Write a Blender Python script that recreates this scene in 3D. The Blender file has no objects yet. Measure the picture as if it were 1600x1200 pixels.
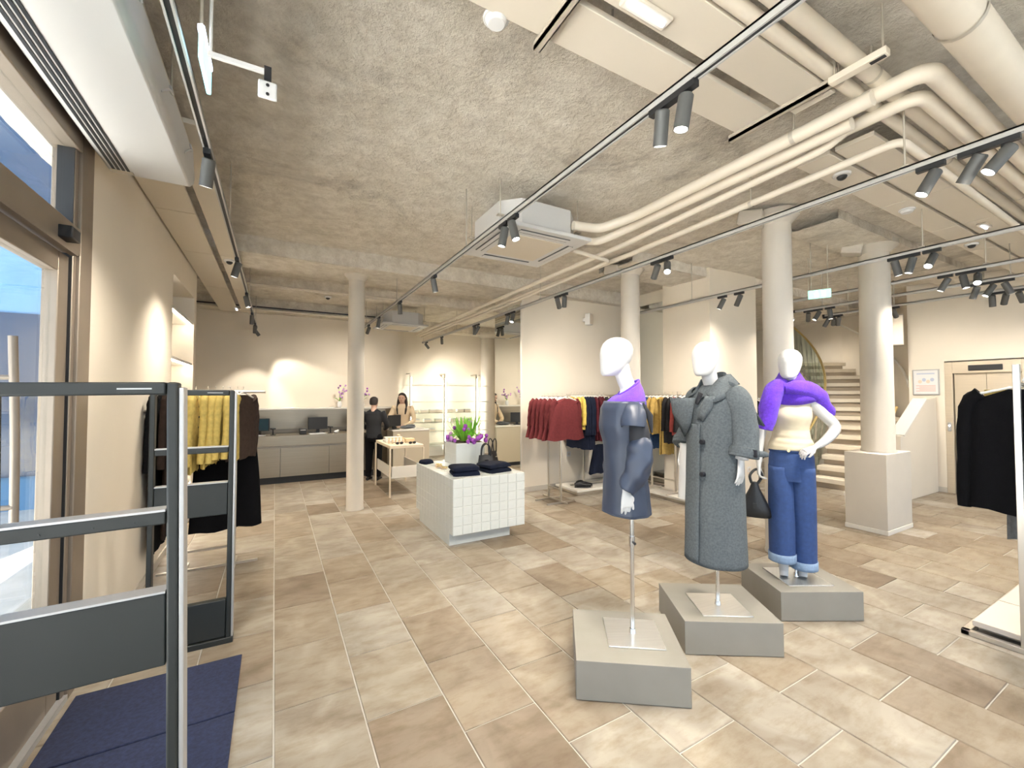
import bpy, bmesh, math, random
from mathutils import Vector, Matrix, noise
random.seed(11)
R = math.radians
scene = bpy.context.scene
COL = scene.collection

# ------------------------------------------------------------------ camera
cd = bpy.data.cameras.new('camera'); cd.sensor_fit = 'HORIZONTAL'; cd.sensor_width = 36; cd.lens = 36*660/1600
cd.clip_start = .05
cam = bpy.data.objects.new('camera', cd); COL.objects.link(cam)
cam.location = (0, 0, 1.55)
cam.rotation_euler = (R(90) + math.atan(18/660), 0, R(-29.3))
scene.camera = cam
# ------------------------------------------------------------------ exposure, world
vs = scene.view_settings
vs.view_transform = 'Standard'; vs.look = 'None'; vs.gamma = 1; vs.use_curve_mapping = False
vs.exposure = 1.36
scene.cycles.max_bounces = 7; scene.cycles.diffuse_bounces = 4; scene.cycles.glossy_bounces = 3; scene.cycles.transmission_bounces = 4; scene.cycles.transparent_max_bounces = 8
scene.cycles.caustics_reflective = False; scene.cycles.caustics_refractive = False
world = bpy.data.worlds.new('sky'); scene.world = world; world.use_nodes = True
bg = world.node_tree.nodes['Background']; bg.inputs[0].default_value = (.66,.80,1.0, 1); bg.inputs[1].default_value = 1.15
sun = bpy.data.lights.new('sun', 'SUN'); sun.energy = 25; sun.angle = R(.6); sun.color = (1, .96, .90)
so = bpy.data.objects.new('sun', sun); COL.objects.link(so); so.rotation_euler = Vector((-.12,-.5,-.85)).to_track_quat('-Z','Y').to_euler()
SPOT = 33.0            # watts of one track spotlight
LAMP = (1.0, .91, .785)

# ------------------------------------------------------------------ helpers
class MB:
    def __init__(s): s.v = []; s.f = []
    def add(s, vs, fs):
        o = len(s.v); s.v += [tuple(p) for p in vs]; s.f += [tuple(i+o for i in f) for f in fs]; return s
    def box(s, x0, y0, z0, x1, y1, z1):
        return s.add([(x0,y0,z0),(x1,y0,z0),(x1,y1,z0),(x0,y1,z0),(x0,y0,z1),(x1,y0,z1),(x1,y1,z1),(x0,y1,z1)],
                     [(0,3,2,1),(4,5,6,7),(0,1,5,4),(1,2,6,5),(2,3,7,6),(3,0,4,7)])
    def ext(s, poly, z0, z1):
        n = len(poly)
        return s.add([(x,y,z0) for x,y in poly]+[(x,y,z1) for x,y in poly],
                     [tuple(range(n-1,-1,-1)), tuple(range(n,2*n))]+[(i,(i+1)%n,n+(i+1)%n,n+i) for i in range(n)])
    def extm(s, poly, w0, w1, M):
        n0 = len(s.v); s.ext(poly, w0, w1); s.v[n0:] = [tuple(M @ Vector(p)) for p in s.v[n0:]]; return s
    def loft(s, rings, cap0=True, cap1=True, closed=True):
        n = len(rings[0]); m = len(rings); V = [p for r in rings for p in r]; Fs = []
        for a in range(m-1):
            for i in range(n if closed else n-1):
                j = (i+1) % n; Fs.append((a*n+i, a*n+j, (a+1)*n+j, (a+1)*n+i))
        if closed and cap0: Fs.append(tuple(range(n-1,-1,-1)))
        if closed and cap1: Fs.append(tuple(range((m-1)*n, m*n)))
        return s.add(V, Fs)
    def tube(s, pts, r, n=8, cap=True, flat=1.0, side=None):
        pts = [Vector(p) for p in pts]
        if not isinstance(r, (list, tuple)): r = [r]*len(pts)
        d0 = (pts[1]-pts[0]).normalized()
        up = Vector(side) if side else (Vector((0,0,1)) if abs(d0.z) < .9 else Vector((1,0,0)))
        u = (up - d0*up.dot(d0)).normalized(); rings = []
        for i, p in enumerate(pts):
            d = (pts[min(i+1,len(pts)-1)]-pts[max(i-1,0)]).normalized()
            u = (u - d*u.dot(d)).normalized(); w = d.cross(u)
            rings.append([p + u*(math.cos(2*math.pi*k/n)*r[i]) + w*(math.sin(2*math.pi*k/n)*r[i]*flat) for k in range(n)])
        return s.loft(rings, cap, cap)
    def cyl(s, p0, p1, r0, r1=None, n=16): return s.tube([p0, p1], [r0, r0 if r1 is None else r1], n)
    def ell(s, c, rx, ry, rz, nu=16, nv=10):
        c = Vector(c); rings = []
        for a in range(nv+1):
            t = -math.pi/2 + math.pi*a/nv; q = max(math.cos(t), .02)
            rings.append([c+Vector((rx*q*math.cos(2*math.pi*k/nu), ry*q*math.sin(2*math.pi*k/nu), rz*math.sin(t))) for k in range(nu)])
        return s.loft(rings)
    def xf(s, M): s.v = [tuple(M @ Vector(p)) for p in s.v]; return s
    def mesh(s, name, mat=None, smooth=True, ang=38):
        me = bpy.data.meshes.new(name); me.from_pydata(s.v, [], s.f)
        bm = bmesh.new(); bm.from_mesh(me); bmesh.ops.recalc_face_normals(bm, faces=bm.faces); bm.to_mesh(me); bm.free()
        if smooth:
            me.shade_smooth(); me.set_sharp_from_angle(angle=R(ang))
        if mat: me.materials.append(mat)
        return me
    def build(s, name, mat=None, parent=None, bevel=0, smooth=True, ang=38, solid=0, sub=0, remesh=0, loc=None):
        o = bpy.data.objects.new(name, s.mesh(name, mat, smooth, ang)); COL.objects.link(o)
        if parent: o.parent = parent
        if loc: o.location = loc
        if remesh:
            m = o.modifiers.new('remesh','REMESH'); m.mode = 'VOXEL'; m.voxel_size = remesh; m.use_smooth_shade = True
            k = o.modifiers.new('relax','SMOOTH'); k.factor = .5; k.iterations = 2 if remesh < .005 else 5
        if solid:
            m = o.modifiers.new('thickness','SOLIDIFY'); m.thickness = solid; m.offset = 0
        if bevel:
            m = o.modifiers.new('bevel','BEVEL'); m.width = bevel; m.segments = 2; m.limit_method = 'ANGLE'; m.angle_limit = R(40)
        if sub:
            m = o.modifiers.new('sub','SUBSURF'); m.levels = sub; m.render_levels = sub
        return o

def tag(o, label=None, cat=None, group=None, kind=None):
    if label: o['label'] = label
    if cat: o['category'] = cat
    if group: o['group'] = group
    if kind: o['kind'] = kind
    return o
def thing(name, label, cat, loc=(0,0,0), rz=0, group=None):
    o = bpy.data.objects.new(name, None); COL.objects.link(o); o.empty_display_size = .1
    o.location = loc; o.rotation_euler = (0, 0, rz)
    return tag(o, label, cat, group)
def struct(name, mb, mat, label, bevel=0, **k):
    return tag(mb.build(name, mat, None, bevel, **k), label, None, None, 'structure')
def copy_tree(o, parent=None):
    c = o.copy(); COL.objects.link(c)
    if parent: c.parent = parent
    for ch in o.children: copy_tree(ch, c)
    return c
def BOX(*a): return MB().box(*a)
def lerp(a, b, t): return a+(b-a)*t
def bez(p, n=10):
    p = [Vector(q) for q in p]; out = []
    for i in range(n+1):
        q = p[:]; t = i/n
        while len(q) > 1: q = [q[k].lerp(q[k+1], t) for k in range(len(q)-1)]
        out.append(q[0])
    return out
def spline(pts, per=6):
    P = [Vector(p) for p in pts]; out = []
    for i in range(len(P)-1):
        a = P[max(i-1,0)]; b = P[i]; c = P[i+1]; d = P[min(i+2,len(P)-1)]
        for k in range(per):
            t = k/per
            out.append(.5*((2*b)+(-a+c)*t+(2*a-5*b+4*c-d)*t*t+(-a+3*b-3*c+d)*t**3))
    out.append(P[-1]); return out
def interp(keys, t):
    for i in range(len(keys)-1):
        if t <= keys[i+1][0]:
            u = (t-keys[i][0])/(keys[i+1][0]-keys[i][0]); u = u*u*(3-2*u)
            return [lerp(a, b, u) for a, b in zip(keys[i][1:], keys[i+1][1:])]
    return list(keys[-1][1:])

# ------------------------------------------------------------------ materials
MATS = {}
def mat(name, col, rough=.5, metal=0, var=0, scale=6, bump=0, bscale=60, spec=.5, emit=0, sheen=0, coord='Object', stretch=None):
    if name in MATS: return MATS[name]
    m = bpy.data.materials.new(name); m.use_nodes = True; nt = m.node_tree; N = nt.nodes; L = nt.links
    b = N['Principled BSDF']; b.inputs['Base Color'].default_value = (*col, 1); b.inputs['Roughness'].default_value = rough
    b.inputs['Metallic'].default_value = metal; b.inputs['Specular IOR Level'].default_value = spec
    if sheen: b.inputs['Sheen Weight'].default_value = sheen; b.inputs['Sheen Roughness'].default_value = .6
    if emit: b.inputs['Emission Color'].default_value = (*col, 1); b.inputs['Emission Strength'].default_value = emit
    if var or bump:
        tc = N.new('ShaderNodeTexCoord'); src = tc.outputs[coord]
        if stretch:
            mp = N.new('ShaderNodeMapping'); mp.inputs['Scale'].default_value = stretch; L.new(src, mp.inputs[0]); src = mp.outputs[0]
    if var:
        n = N.new('ShaderNodeTexNoise'); n.inputs['Scale'].default_value = scale; n.inputs['Detail'].default_value = 5; L.new(src, n.inputs[0])
        r = N.new('ShaderNodeValToRGB'); r.color_ramp.elements[0].position = .3; r.color_ramp.elements[1].position = .72
        r.color_ramp.elements[0].color = (*[max(0,c*(1-var)) for c in col], 1); r.color_ramp.elements[1].color = (*[min(1,c*(1+var)) for c in col], 1)
        L.new(n.outputs[0], r.inputs[0]); L.new(r.outputs[0], b.inputs['Base Color'])
    if bump:
        n2 = N.new('ShaderNodeTexNoise'); n2.inputs['Scale'].default_value = bscale; n2.inputs['Detail'].default_value = 4; L.new(src, n2.inputs[0])
        bp = N.new('ShaderNodeBump'); bp.inputs['Strength'].default_value = bump; bp.inputs['Distance'].default_value = .01
        L.new(n2.outputs[0], bp.inputs['Height']); L.new(bp.outputs[0], b.inputs['Normal'])
    MATS[name] = m; return m

WALL = mat('wall_paint', (.78,.705,.59), .75, var=.03, scale=1.5, bump=.05, bscale=120)
WHITEWALL = mat('column_paint', (.56,.515,.445), .6, var=.02, bump=.03)
PLASTER = mat('ceiling_panel_paint', (.66,.60,.505), .6)
PIPE = mat('pipe_paint', (.72,.65,.54), .5, var=.03)
GROUT = mat('grout', (.50,.475,.43), .9)
DARK = mat('dark_plastic', (.015,.016,.018), .45)
TRACKM = mat('track_grey', (.52,.51,.49), .4, .3)
SPOTM = mat('spot_body', (.105,.105,.10), .5, .2)
LENS = mat('spot_lens', (1,.95,.86), .3, emit=22)
STEEL = mat('stainless', (.34,.295,.23), .33, 1, var=.06, scale=3, stretch=(.4,.4,30))
CHROME = mat('chrome_pole', (.75,.74,.72), .16, 1)
PLATE = mat('brushed_plate', (.78,.78,.77), .3, .9, var=.06, scale=4, stretch=(30,1,1))
BRONZE = mat('bronze_frame', (.30,.25,.20), .45, .55, var=.05)
GATEM = mat('gate_metal', (.019,.022,.021), .5, .1, var=.05)
ALU = mat('gate_aluminium', (.46,.46,.46), .4, .5)
WHITEP = mat('white_plastic', (.70,.70,.69), .4)
ACW = mat('air_conditioner_white', (.56,.555,.545), .45)
GRILLE = mat('grille_beige', (.60,.53,.43), .7, var=.06, scale=200)
PLINTH = mat('plinth_grey', (.24,.225,.195), .55, var=.06, scale=5)
MANN = mat('mannequin_white', (.50,.50,.497), .42)
TILEW = mat('ceramic_white', (.60,.625,.60), .22, var=.04, scale=9)
CERG = mat('ceramic_grout', (.57,.58,.55), .8)
LEATHER = mat('black_leather', (.007,.007,.008), .42, bump=.15, bscale=90)
SHELFW = mat('shelf_white', (.72,.685,.62), .45)
LED = mat('led_strip', (1,.93,.82), .4, emit=14)
TUBE = mat('led_tube', (1,.92,.82), .4, emit=24)
LEDB = mat('led_blue_white', (.70,.80,1), .4, emit=3)
NAVY = mat('navy_fabric', (.006,.009,.021), .85, var=.25, scale=14, spec=.2)
PURPLE = mat('purple_knit', (.115,.030,.56), .95, var=.2, scale=60, bump=.6, bscale=220, sheen=.1)
COATM = mat('grey_wool', (.098,.112,.122), .95, var=.2, scale=90, bump=.3, bscale=300, spec=.1)
DRESSM = mat('navy_taffeta', (.026,.037,.066), .45, var=.12, scale=5)
DENIM = mat('denim', (.024,.058,.180), .85, var=.12, scale=40, bump=.25, bscale=320)
DENIMC = mat('denim_cuff', (.22,.31,.45), .85, var=.12, scale=60)
CREAM = mat('cream_jersey', (.60,.53,.39), .85, var=.05, scale=30)
LINING = mat('dark_lining', (.008,.009,.014), .7)
SKIN = mat('skin', (.62,.40,.30), .55)
HAIR = mat('dark_hair', (.018,.012,.011), .55)
GREEN = mat('leaf_green', (.24,.56,.06), .5, var=.3, scale=9)
VIOLET = mat('petal_violet', (.33,.07,.42), .55, var=.2, scale=15)
LILAC = mat('petal_lilac', (.55,.28,.60), .55, var=.2, scale=15)
GOLD = mat('brass_rail', (.72,.56,.24), .3, .7)
MIRROR = mat('mirror_glass', (.90,.92,.88), .01, 1)

def glass(name, tint=(1,1,1), refl=1.0):
    m = bpy.data.materials.new(name); m.use_nodes = True; nt = m.node_tree; N = nt.nodes; L = nt.links
    N.remove(N['Principled BSDF']); out = N['Material Output']
    t = N.new('ShaderNodeBsdfTransparent'); t.inputs[0].default_value = (*tint, 1)
    g = N.new('ShaderNodeBsdfGlossy'); g.inputs['Roughness'].default_value = .01
    fr = N.new('ShaderNodeFresnel'); ge = N.new('ShaderNodeNewGeometry'); io = N.new('ShaderNodeMath'); io.operation = 'MULTIPLY_ADD'; io.inputs[1].default_value = 1/1.5-1.5; io.inputs[2].default_value = 1.5; L.new(ge.outputs['Backfacing'], io.inputs[0]); L.new(io.outputs[0], fr.inputs[0])
    mx = N.new('ShaderNodeMixShader'); L.new(fr.outputs[0], mx.inputs[0]); L.new(t.outputs[0], mx.inputs[1]); L.new(g.outputs[0], mx.inputs[2])
    L.new(mx.outputs[0], out.inputs[0]); return m
GLASS = glass('clear_glass', (.97,.985,.98))
GLASSG = glass('green_glass', (.93,.985,.96))

def stone_mat():
    m = bpy.data.materials.new('travertine'); m.use_nodes = True; nt = m.node_tree; N = nt.nodes; L = nt.links
    b = N['Principled BSDF']; b.inputs['Roughness'].default_value = .42; b.inputs['Specular IOR Level'].default_value = .35
    at = N.new('ShaderNodeAttribute'); at.attribute_name = 'tint'
    tc = N.new('ShaderNodeTexCoord'); 
    sp = N.new('ShaderNodeVectorMath'); sp.operation = 'MULTIPLY_ADD'; L.new(at.outputs['Color'], sp.inputs[0]); sp.inputs[1].default_value = (31, 17, 5); L.new(tc.outputs['Object'], sp.inputs[2])
    n1 = N.new('ShaderNodeTexNoise'); n1.inputs['Scale'].default_value = 3.2; n1.inputs['Detail'].default_value = 6; n1.inputs['Distortion'].default_value = .8; L.new(sp.outputs[0], n1.inputs[0])
    mp = N.new('ShaderNodeMapping'); mp.inputs['Scale'].default_value = (4, 11, 4); L.new(sp.outputs[0], mp.inputs[0])
    n2 = N.new('ShaderNodeTexNoise'); n2.inputs['Scale'].default_value = 1.6; n2.inputs['Detail'].default_value = 8; n2.inputs['Roughness'].default_value = .65; L.new(mp.outputs[0], n2.inputs[0])
    base = N.new('ShaderNodeValToRGB'); sx = N.new('ShaderNodeSeparateColor'); L.new(at.outputs['Color'], sx.inputs[0]); L.new(sx.outputs[2], base.inputs[0])
    cr = base.color_ramp; cr.elements[0].position = 0; cr.elements[0].color = (.21,.17,.128,1); cr.elements[1].position = 1; cr.elements[1].color = (.335,.31,.27,1)
    for p, c in ((.2,(.255,.213,.162,1)), (.5,(.29,.255,.205,1)), (.75,(.30,.275,.235,1))):
        e = cr.elements.new(p); e.color = c
    r1 = N.new('ShaderNodeValToRGB'); r1.color_ramp.elements[0].position = .32; r1.color_ramp.elements[1].position = .70; r1.color_ramp.elements[0].color = (.74,.68,.62,1); r1.color_ramp.elements[1].color = (1.22,1.21,1.19,1); L.new(n1.outputs[0], r1.inputs[0])
    r2 = N.new('ShaderNodeValToRGB'); r2.color_ramp.elements[0].position = .30; r2.color_ramp.elements[1].position = .55; r2.color_ramp.elements[0].color = (.80,.74,.66,1); r2.color_ramp.elements[1].color = (1.03,1.03,1.03,1); L.new(n2.outputs[0], r2.inputs[0])
    def mul(a, c):
        x = N.new('ShaderNodeMix'); x.data_type = 'RGBA'; x.blend_type = 'MULTIPLY'; x.inputs[0].default_value = 1
        L.new(a, x.inputs[6]); L.new(c, x.inputs[7]); return x.outputs[2]
    L.new(mul(mul(base.outputs[0], r1.outputs[0]), r2.outputs[0]), b.inputs['Base Color'])
    bp = N.new('ShaderNodeBump'); bp.inputs['Strength'].default_value = .10; bp.inputs['Distance'].default_value = .004; L.new(n2.outputs[0], bp.inputs['Height']); L.new(bp.outputs[0], b.inputs['Normal'])
    return m
STONE = stone_mat()

def concrete_mat():
    m = bpy.data.materials.new('rough_concrete'); m.use_nodes = True; nt = m.node_tree; N = nt.nodes; L = nt.links
    b = N['Principled BSDF']; b.inputs['Roughness'].default_value = .9; b.inputs['Specular IOR Level'].default_value = .2
    tc = N.new('ShaderNodeTexCoord')
    def nz(s, d, det=6, rg=.6):
        n = N.new('ShaderNodeTexNoise'); n.inputs['Scale'].default_value = s; n.inputs['Detail'].default_value = det; n.inputs['Distortion'].default_value = d; n.inputs['Roughness'].default_value = rg; L.new(tc.outputs['Object'], n.inputs[0]); return n.outputs[0]
    a = nz(.7, 1.0, 8, .66); c = nz(8, .25, 9, .74); f = nz(30, 0, 6, .7)
    r = N.new('ShaderNodeValToRGB'); L.new(a, r.inputs[0]); e = r.color_ramp.elements
    e[0].position = .30; e[0].color = (.60,.545,.47,1); e[1].position = .62; e[1].color = (.97,.91,.81,1); q = e.new(.44); q.color = (.91,.85,.745,1)
    r2 = N.new('ShaderNodeValToRGB'); L.new(c, r2.inputs[0]); r2.color_ramp.elements[0].position = .28; r2.color_ramp.elements[0].color = (.76,.73,.69,1); r2.color_ramp.elements[1].position = .62; r2.color_ramp.elements[1].color = (1.04,1.04,1.04,1)
    x = N.new('ShaderNodeMix'); x.data_type = 'RGBA'; x.blend_type = 'MULTIPLY'; x.inputs[0].default_value = 1; L.new(r.outputs[0], x.inputs[6]); L.new(r2.outputs[0], x.inputs[7])
    L.new(x.outputs[2], b.inputs['Base Color'])
    ad = N.new('ShaderNodeMath'); ad.operation = 'MULTIPLY_ADD'; L.new(f, ad.inputs[0]); ad.inputs[1].default_value = .6; L.new(c, ad.inputs[2])
    bp = N.new('ShaderNodeBump'); bp.inputs['Strength'].default_value = 1.0; bp.inputs['Distance'].default_value = .045; L.new(ad.outputs[0], bp.inputs['Height']); L.new(bp.outputs[0], b.inputs['Normal'])
    return m
CONC = concrete_mat()

def setattr_tint(me, cols):
    a = me.color_attributes.new('tint', 'FLOAT_COLOR', 'POINT')
    for i, c in enumerate(cols): a.data[i].color = (*c, 1)

# ================================================================== SETTING
XL, XR, YB, YF = -.92, 9.4, -2.6, 9.85
ZC = 3.42
# ---- floor with running-bond stone tiles
floor = struct('floor', MB().box(-1.62,-2.8,-.12,13,11.2,-.006), GROUT, 'pale travertine tile floor with light joints')
cells = []
for i in range(-3, 26):
    x0 = .015 + .3845*i; x1 = x0 + .3845
    x0c, x1c = max(x0, -.92), min(x1, 11)
    off = 1.28 if i % 2 == 0 else .9975
    for k in range(-3, 17):
        y0 = off + .565*k; y1 = y0 + .565
        if x1c - x0c < .04: continue
        cells.append((x0c, y0, x1c, y1))
def size_in_view(c):
    x, y = (c[0]+c[2])/2, (c[1]+c[3])/2; d = x*math.sin(R(29.3))+y*math.cos(R(29.3)); r = x*math.cos(R(29.3))-y*math.sin(R(29.3))
    if d < .9 or abs(r/d) > 1.45: return -d-abs(r)
    return 1/d**3
cells.sort(key=size_in_view, reverse=True)
def tile_mesh(mb, c):
    g = .0035; b = .003
    x0, y0, x1, y1 = c[0]+g, c[1]+g, c[2]-g, c[3]-g
    mb.loft([[(x0,y0,-.012),(x1,y0,-.012),(x1,y1,-.012),(x0,y1,-.012)], [(x0,y0,-b),(x1,y0,-b),(x1,y1,-b),(x0,y1,-b)],
             [(x0+b,y0+b,0),(x1-b,y0+b,0),(x1-b,y1-b,0),(x0+b,y1-b,0)]])
rt = random.Random(5); far = MB(); farcol = []
for n, c in enumerate(cells):
    col = (rt.random(), rt.random(), rt.random())
    if n < 300:
        mb = MB(); tile_mesh(mb, c); o = mb.build('tile', STONE, floor, smooth=False); setattr_tint(o.data, [col]*12)
    else:
        tile_mesh(far, c); farcol += [col]*12
o = far.build('tile_field', STONE, floor, smooth=False); setattr_tint(o.data, farcol); o['kind'] = 'stuff'

# ---- ceiling slab: rough concrete
def slab(x0, y0, x1, y1, z, step, amp, seed):
    nx = int((x1-x0)/step); ny = int((y1-y0)/step); V = []; Fs = []
    for j in range(ny+1):
        for i in range(nx+1):
            x = lerp(x0,x1,i/nx); y = lerp(y0,y1,j/ny)
            h = noise.noise(Vector((x*1.1+seed,y*1.1,0)))*amp + noise.noise(Vector((x*4,y*4,seed)))*amp*.5 + noise.noise(Vector((x*12,y*12,seed+3)))*amp*.5
            V.append((x,y,z+h))
    for j in range(ny):
        for i in range(nx): a = j*(nx+1)+i; Fs.append((a,a+nx+1,a+nx+2,a+1))
    m = MB(); m.add(V, Fs); return m
ceil = slab(-1.62,-2.8,13,11.2,ZC,.055,.022,1).build('ceiling', CONC, None, ang=180); tag(ceil, 'rough beige concrete ceiling slab', kind='structure')
MB().box(-1.62,-2.9,ZC+.06,13.1,11.3,ZC+.2).build('slab_top', CONC, ceil)
def beam(x0, y0, x1, y1, z):
    m = slab(x0, y0, x1, y1, z, .06, .012, 9)
    m.add([(x0,y0,z),(x1,y0,z),(x1,y0,ZC+.03),(x0,y0,ZC+.03),(x0,y1,z),(x1,y1,z),(x1,y1,ZC+.03),(x0,y1,ZC+.03)], [(0,1,2,3),(4,5,6,7)])
    return m.build('beam', CONC, ceil, ang=60)
beam(-1.5,5.72,5.6,6.42,3.21); beam(-1.5,7.6,5.6,7.85,3.24); beam(-1.5,9.45,2.6,9.86,3.2); beam(2.4,10.4,5.8,10.9,3.2); beam(4.0,3.95,11,4.6,3.28); beam(4.9,2.05,9.4,2.55,3.33)
BOXP = MB().box(-1.5,7.85,3.36,2.6,7.95,3.40); BOXP.build('white_strip', PLASTER, ceil)

# ---- walls
wl = MB()
wl.box(XL-.11,3.19,0,XL,5.42,ZC); wl.box(XL-.25,6.72,0,XL,6.88,ZC); wl.box(XL-.25,5.42,2.80,XL,6.72,ZC); wl.box(XL-.45,5.42,0,XL-.25,6.72,2.80); wl.box(XL-.25,5.42,0,XL,6.72,.08)
wl.box(XL-.45,5.38,0,XL-.25,5.42,2.84); wl.box(XL-.45,6.72,0,XL-.25,6.76,2.84); wl.box(XL-.45,5.38,2.80,XL-.25,6.76,2.84)
wl.box(XL-.11,YB,2.95,XL,3.19,ZC)
wall_left = struct('wall_left', wl, WALL, 'beige painted side wall with a recessed shelf niche')
struct('wall_recess', MB().box(-1.62,6.74,0,-1.5,10,ZC).box(-1.62,6.76,0,XL-.25,6.88,ZC), WALL, 'beige wall closing the recess beside the till')
struct('wall_back', MB().box(-1.62,9.85,0,2.5,10.0,ZC).box(2.40,10.0,0,2.5,10.9,ZC), WALL, 'beige back wall behind the steel till counter')
struct('wall_alcove', MB().box(2.4,10.8,0,5.9,10.95,ZC).box(5.6,6.8,0,5.75,10.8,ZC), WALL, 'cream alcove wall behind the lit glass shelves')
struct('wall_partition', MB().box(3.47,5.86,0,5.92,6.80,ZC), WALL, 'beige partition wall behind the clothes rails')
struct('wall_pier', MB().box(5.47,3.9,0,6.6,4.75,ZC), WALL, 'broad square beige pier behind the grey coat mannequin')
struct('wall_inner', MB().box(5.92,4.75,0,6.05,6.8,ZC).box(6.05,5.9,0,7.4,6.05,ZC), WALL, 'beige wall between the pier and the stairs')
struct('wall_right', MB().box(XR,YB,0,XR+.15,1.62,ZC).box(XR,2.52,0,XR+.15,2.96,ZC).box(XR,1.62,2.1,XR+.15,2.52,ZC).box(XR+.12,1.6,0,XR+.35,2.55,2.2), WALL, 'beige end wall with the lift doorway')
struct('wall_rear', MB().box(XL-.3,YB-.15,3.2,XR+.2,YB,ZC).box(XL-.3,YB-.15,0,XL,YB,3.2).box(XR,YB-.15,0,XR+.2,YB,3.2), WALL, 'beige lintel wall over the added shopfront behind the viewer')
wr_ = MB().box(XL,YB-.12,0,XR,YB,.1).box(XL,YB-.12,3.1,XR,YB,3.2)
for q in range(7): wr_.box(XL+q*1.7,YB-.12,.1,min(XL+q*1.7+.08,XR),YB,3.1)
w2 = struct('window_added', wr_, BRONZE, 'bronze framed shopfront glazing added unseen behind the viewer')  # unseen glazing, added so daylight lifts the room
for q in range(6): MB().box(XL+.08+q*1.7,YB-.065,.1,min(XL+1.7+q*1.7,XR),YB-.055,3.1).build('glass_pane', GLASS, w2)
# curved wall round the stairs
SC = Vector((8.05, 6.86)); cw = MB(); seg = 28; inner = []; outer = []
for k in range(seg+1):
    t = R(18.9) + (R(140)-R(18.9))*k/seg
    inner.append((SC.x+4.2*math.sin(t), SC.y-4.2*math.cos(t))); outer.append((SC.x+4.35*math.sin(t), SC.y-4.35*math.cos(t)))
for k in range(seg):
    cw.ext([inner[k], outer[k], outer[k+1], inner[k+1]], 0, ZC)
struct('wall_stairwell', MB().box(5.75,10.9,0,11.4,11.05,ZC), WALL, 'beige wall at the far side of the stairwell')
struct('wall_curved', cw, WALL, 'curved beige wall wrapping round the stairs', ang=30)
bbl = MB().box(XL,3.2,0,XL+.012,6.88,.07); struct('baseboard_left', bbl, WHITEWALL, 'thin white skirting on the side wall')
struct('baseboard_back', MB().box(3.458,5.848,0,5.4,5.86,.08), WHITEWALL, 'thin white skirting on the partition wall')
struct('baseboard_right', MB().box(XR-.012,YB,0,XR,1.62,.08).box(XR-.012,2.52,0,XR,2.96,.08), WHITEWALL, 'thin white skirting on the lift wall')
# plinth box and columns
def column(x, y, r, z0, z1, label, block=None):
    t = thing('column', label, 'column', (x,y,z0), 0, 'round white columns'); h = z1-z0; n = 32
    def ring(rr, z): return [(rr*math.cos(2*math.pi*k/n), rr*math.sin(2*math.pi*k/n), z) for k in range(n)]
    MB().loft([ring(r*1.06,0), ring(r*1.06,.015), ring(r,.03), ring(r*.97,h*.5), ring(r*.93,h-.10)]).build('shaft', WHITEWALL, t)
    MB().loft([ring(r*.93,h-.10), ring(r*1.0,h-.085), ring(r*1.25,h-.05), ring(r*1.45,h-.02), ring(r*1.45,h+.03)]).build('capital', WHITEWALL, t)
    if block:
        a, w = block
        MB().box(-w/2,-w/2,-.12,w/2,w/2,.02).xf(Matrix.Translation((-(r+w*.45)*math.cos(a), (r+w*.45)*math.sin(a), h+.02))@Matrix.Rotation(.35,4,'Z')@Matrix.Rotation(.2,4,'X')).build('bracket_block', WHITEWALL, t, bevel=.015)
column(.97,6.12,.112,0,3.23,'slim white column standing alone in front of the till counter')
column(4.27,4.27,.135,0,3.30,'white column behind the navy dress mannequin', (0.4,.2))
column(4.40,2.38,.138,0,3.36,'white column behind the mannequin with the purple scarf', (0.5,.22))
column(6.25,2.26,.158,.89,3.34,'thick white column standing on the square plinth box', (0.5,.2))
column(5.12,10.5,.2,0,3.22,'far white column beside the lit glass shelves')
pl = thing('column_plinth', 'square off-white plinth box under the thick column', 'plinth', (6.25,2.27,0))
MB().box(-.33,-.2,.05,.33,.2,.89).build('body', WHITEWALL, pl, bevel=.004); MB().box(-.335,-.205,0,.335,.205,.05).build('skirting', SHELFW, pl, bevel=.003)

# ---- entrance door on the left
d = struct('door_1', MB().box(-1.02,3.03,0,-.90,3.19,2.95).box(-1.02,1.2,2.28,-.90,3.03,2.42).box(-1.02,1.2,2.83,-.90,3.03,2.95).box(-.985,2.99,0,-.915,3.03,2.83), BRONZE, 'bronze framed glazed shop entrance door', bevel=.006)
MB().box(-.99,2.87,.02,-.93,2.985,2.26).box(-.99,1.9,2.16,-.93,2.87,2.26).box(-.99,1.9,.02,-.93,2.87,.30).box(-.99,1.9,.02,-.93,2.0,2.26).build('door_leaf', BRONZE, d, bevel=.005)
MB().box(-.965,2.0,.30,-.955,2.87,2.16).build('glass_pane', GLASS, d); MB().box(-.965,1.2,2.42,-.955,3.0,2.83).build('transom_pane', GLASS, d)
MB().box(-.985,2.985,0,-.92,2.995,2.83).build('gasket', DARK, d)
MB().tube(spline([(-.885,2.36,1.78),(-.875,2.37,1.4),(-.87,2.37,1.0)],6), .014, 10).cyl((-.95,2.365,1.62),(-.875,2.365,1.62),.01).cyl((-.95,2.365,1.12),(-.872,2.365,1.12),.01).build('pull_handle', BRONZE, d)
MB().box(-.93,2.76,2.30,-.85,2.86,2.36).build('door_closer', DARK, d, bevel=.006); MB().box(-.915,2.2,2.26,-.885,2.95,2.285).build('closer_arm', BRONZE, d)
MB().box(-.93,1.2,.0,-.90,3.02,.03).build('threshold', ALU, d)
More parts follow.
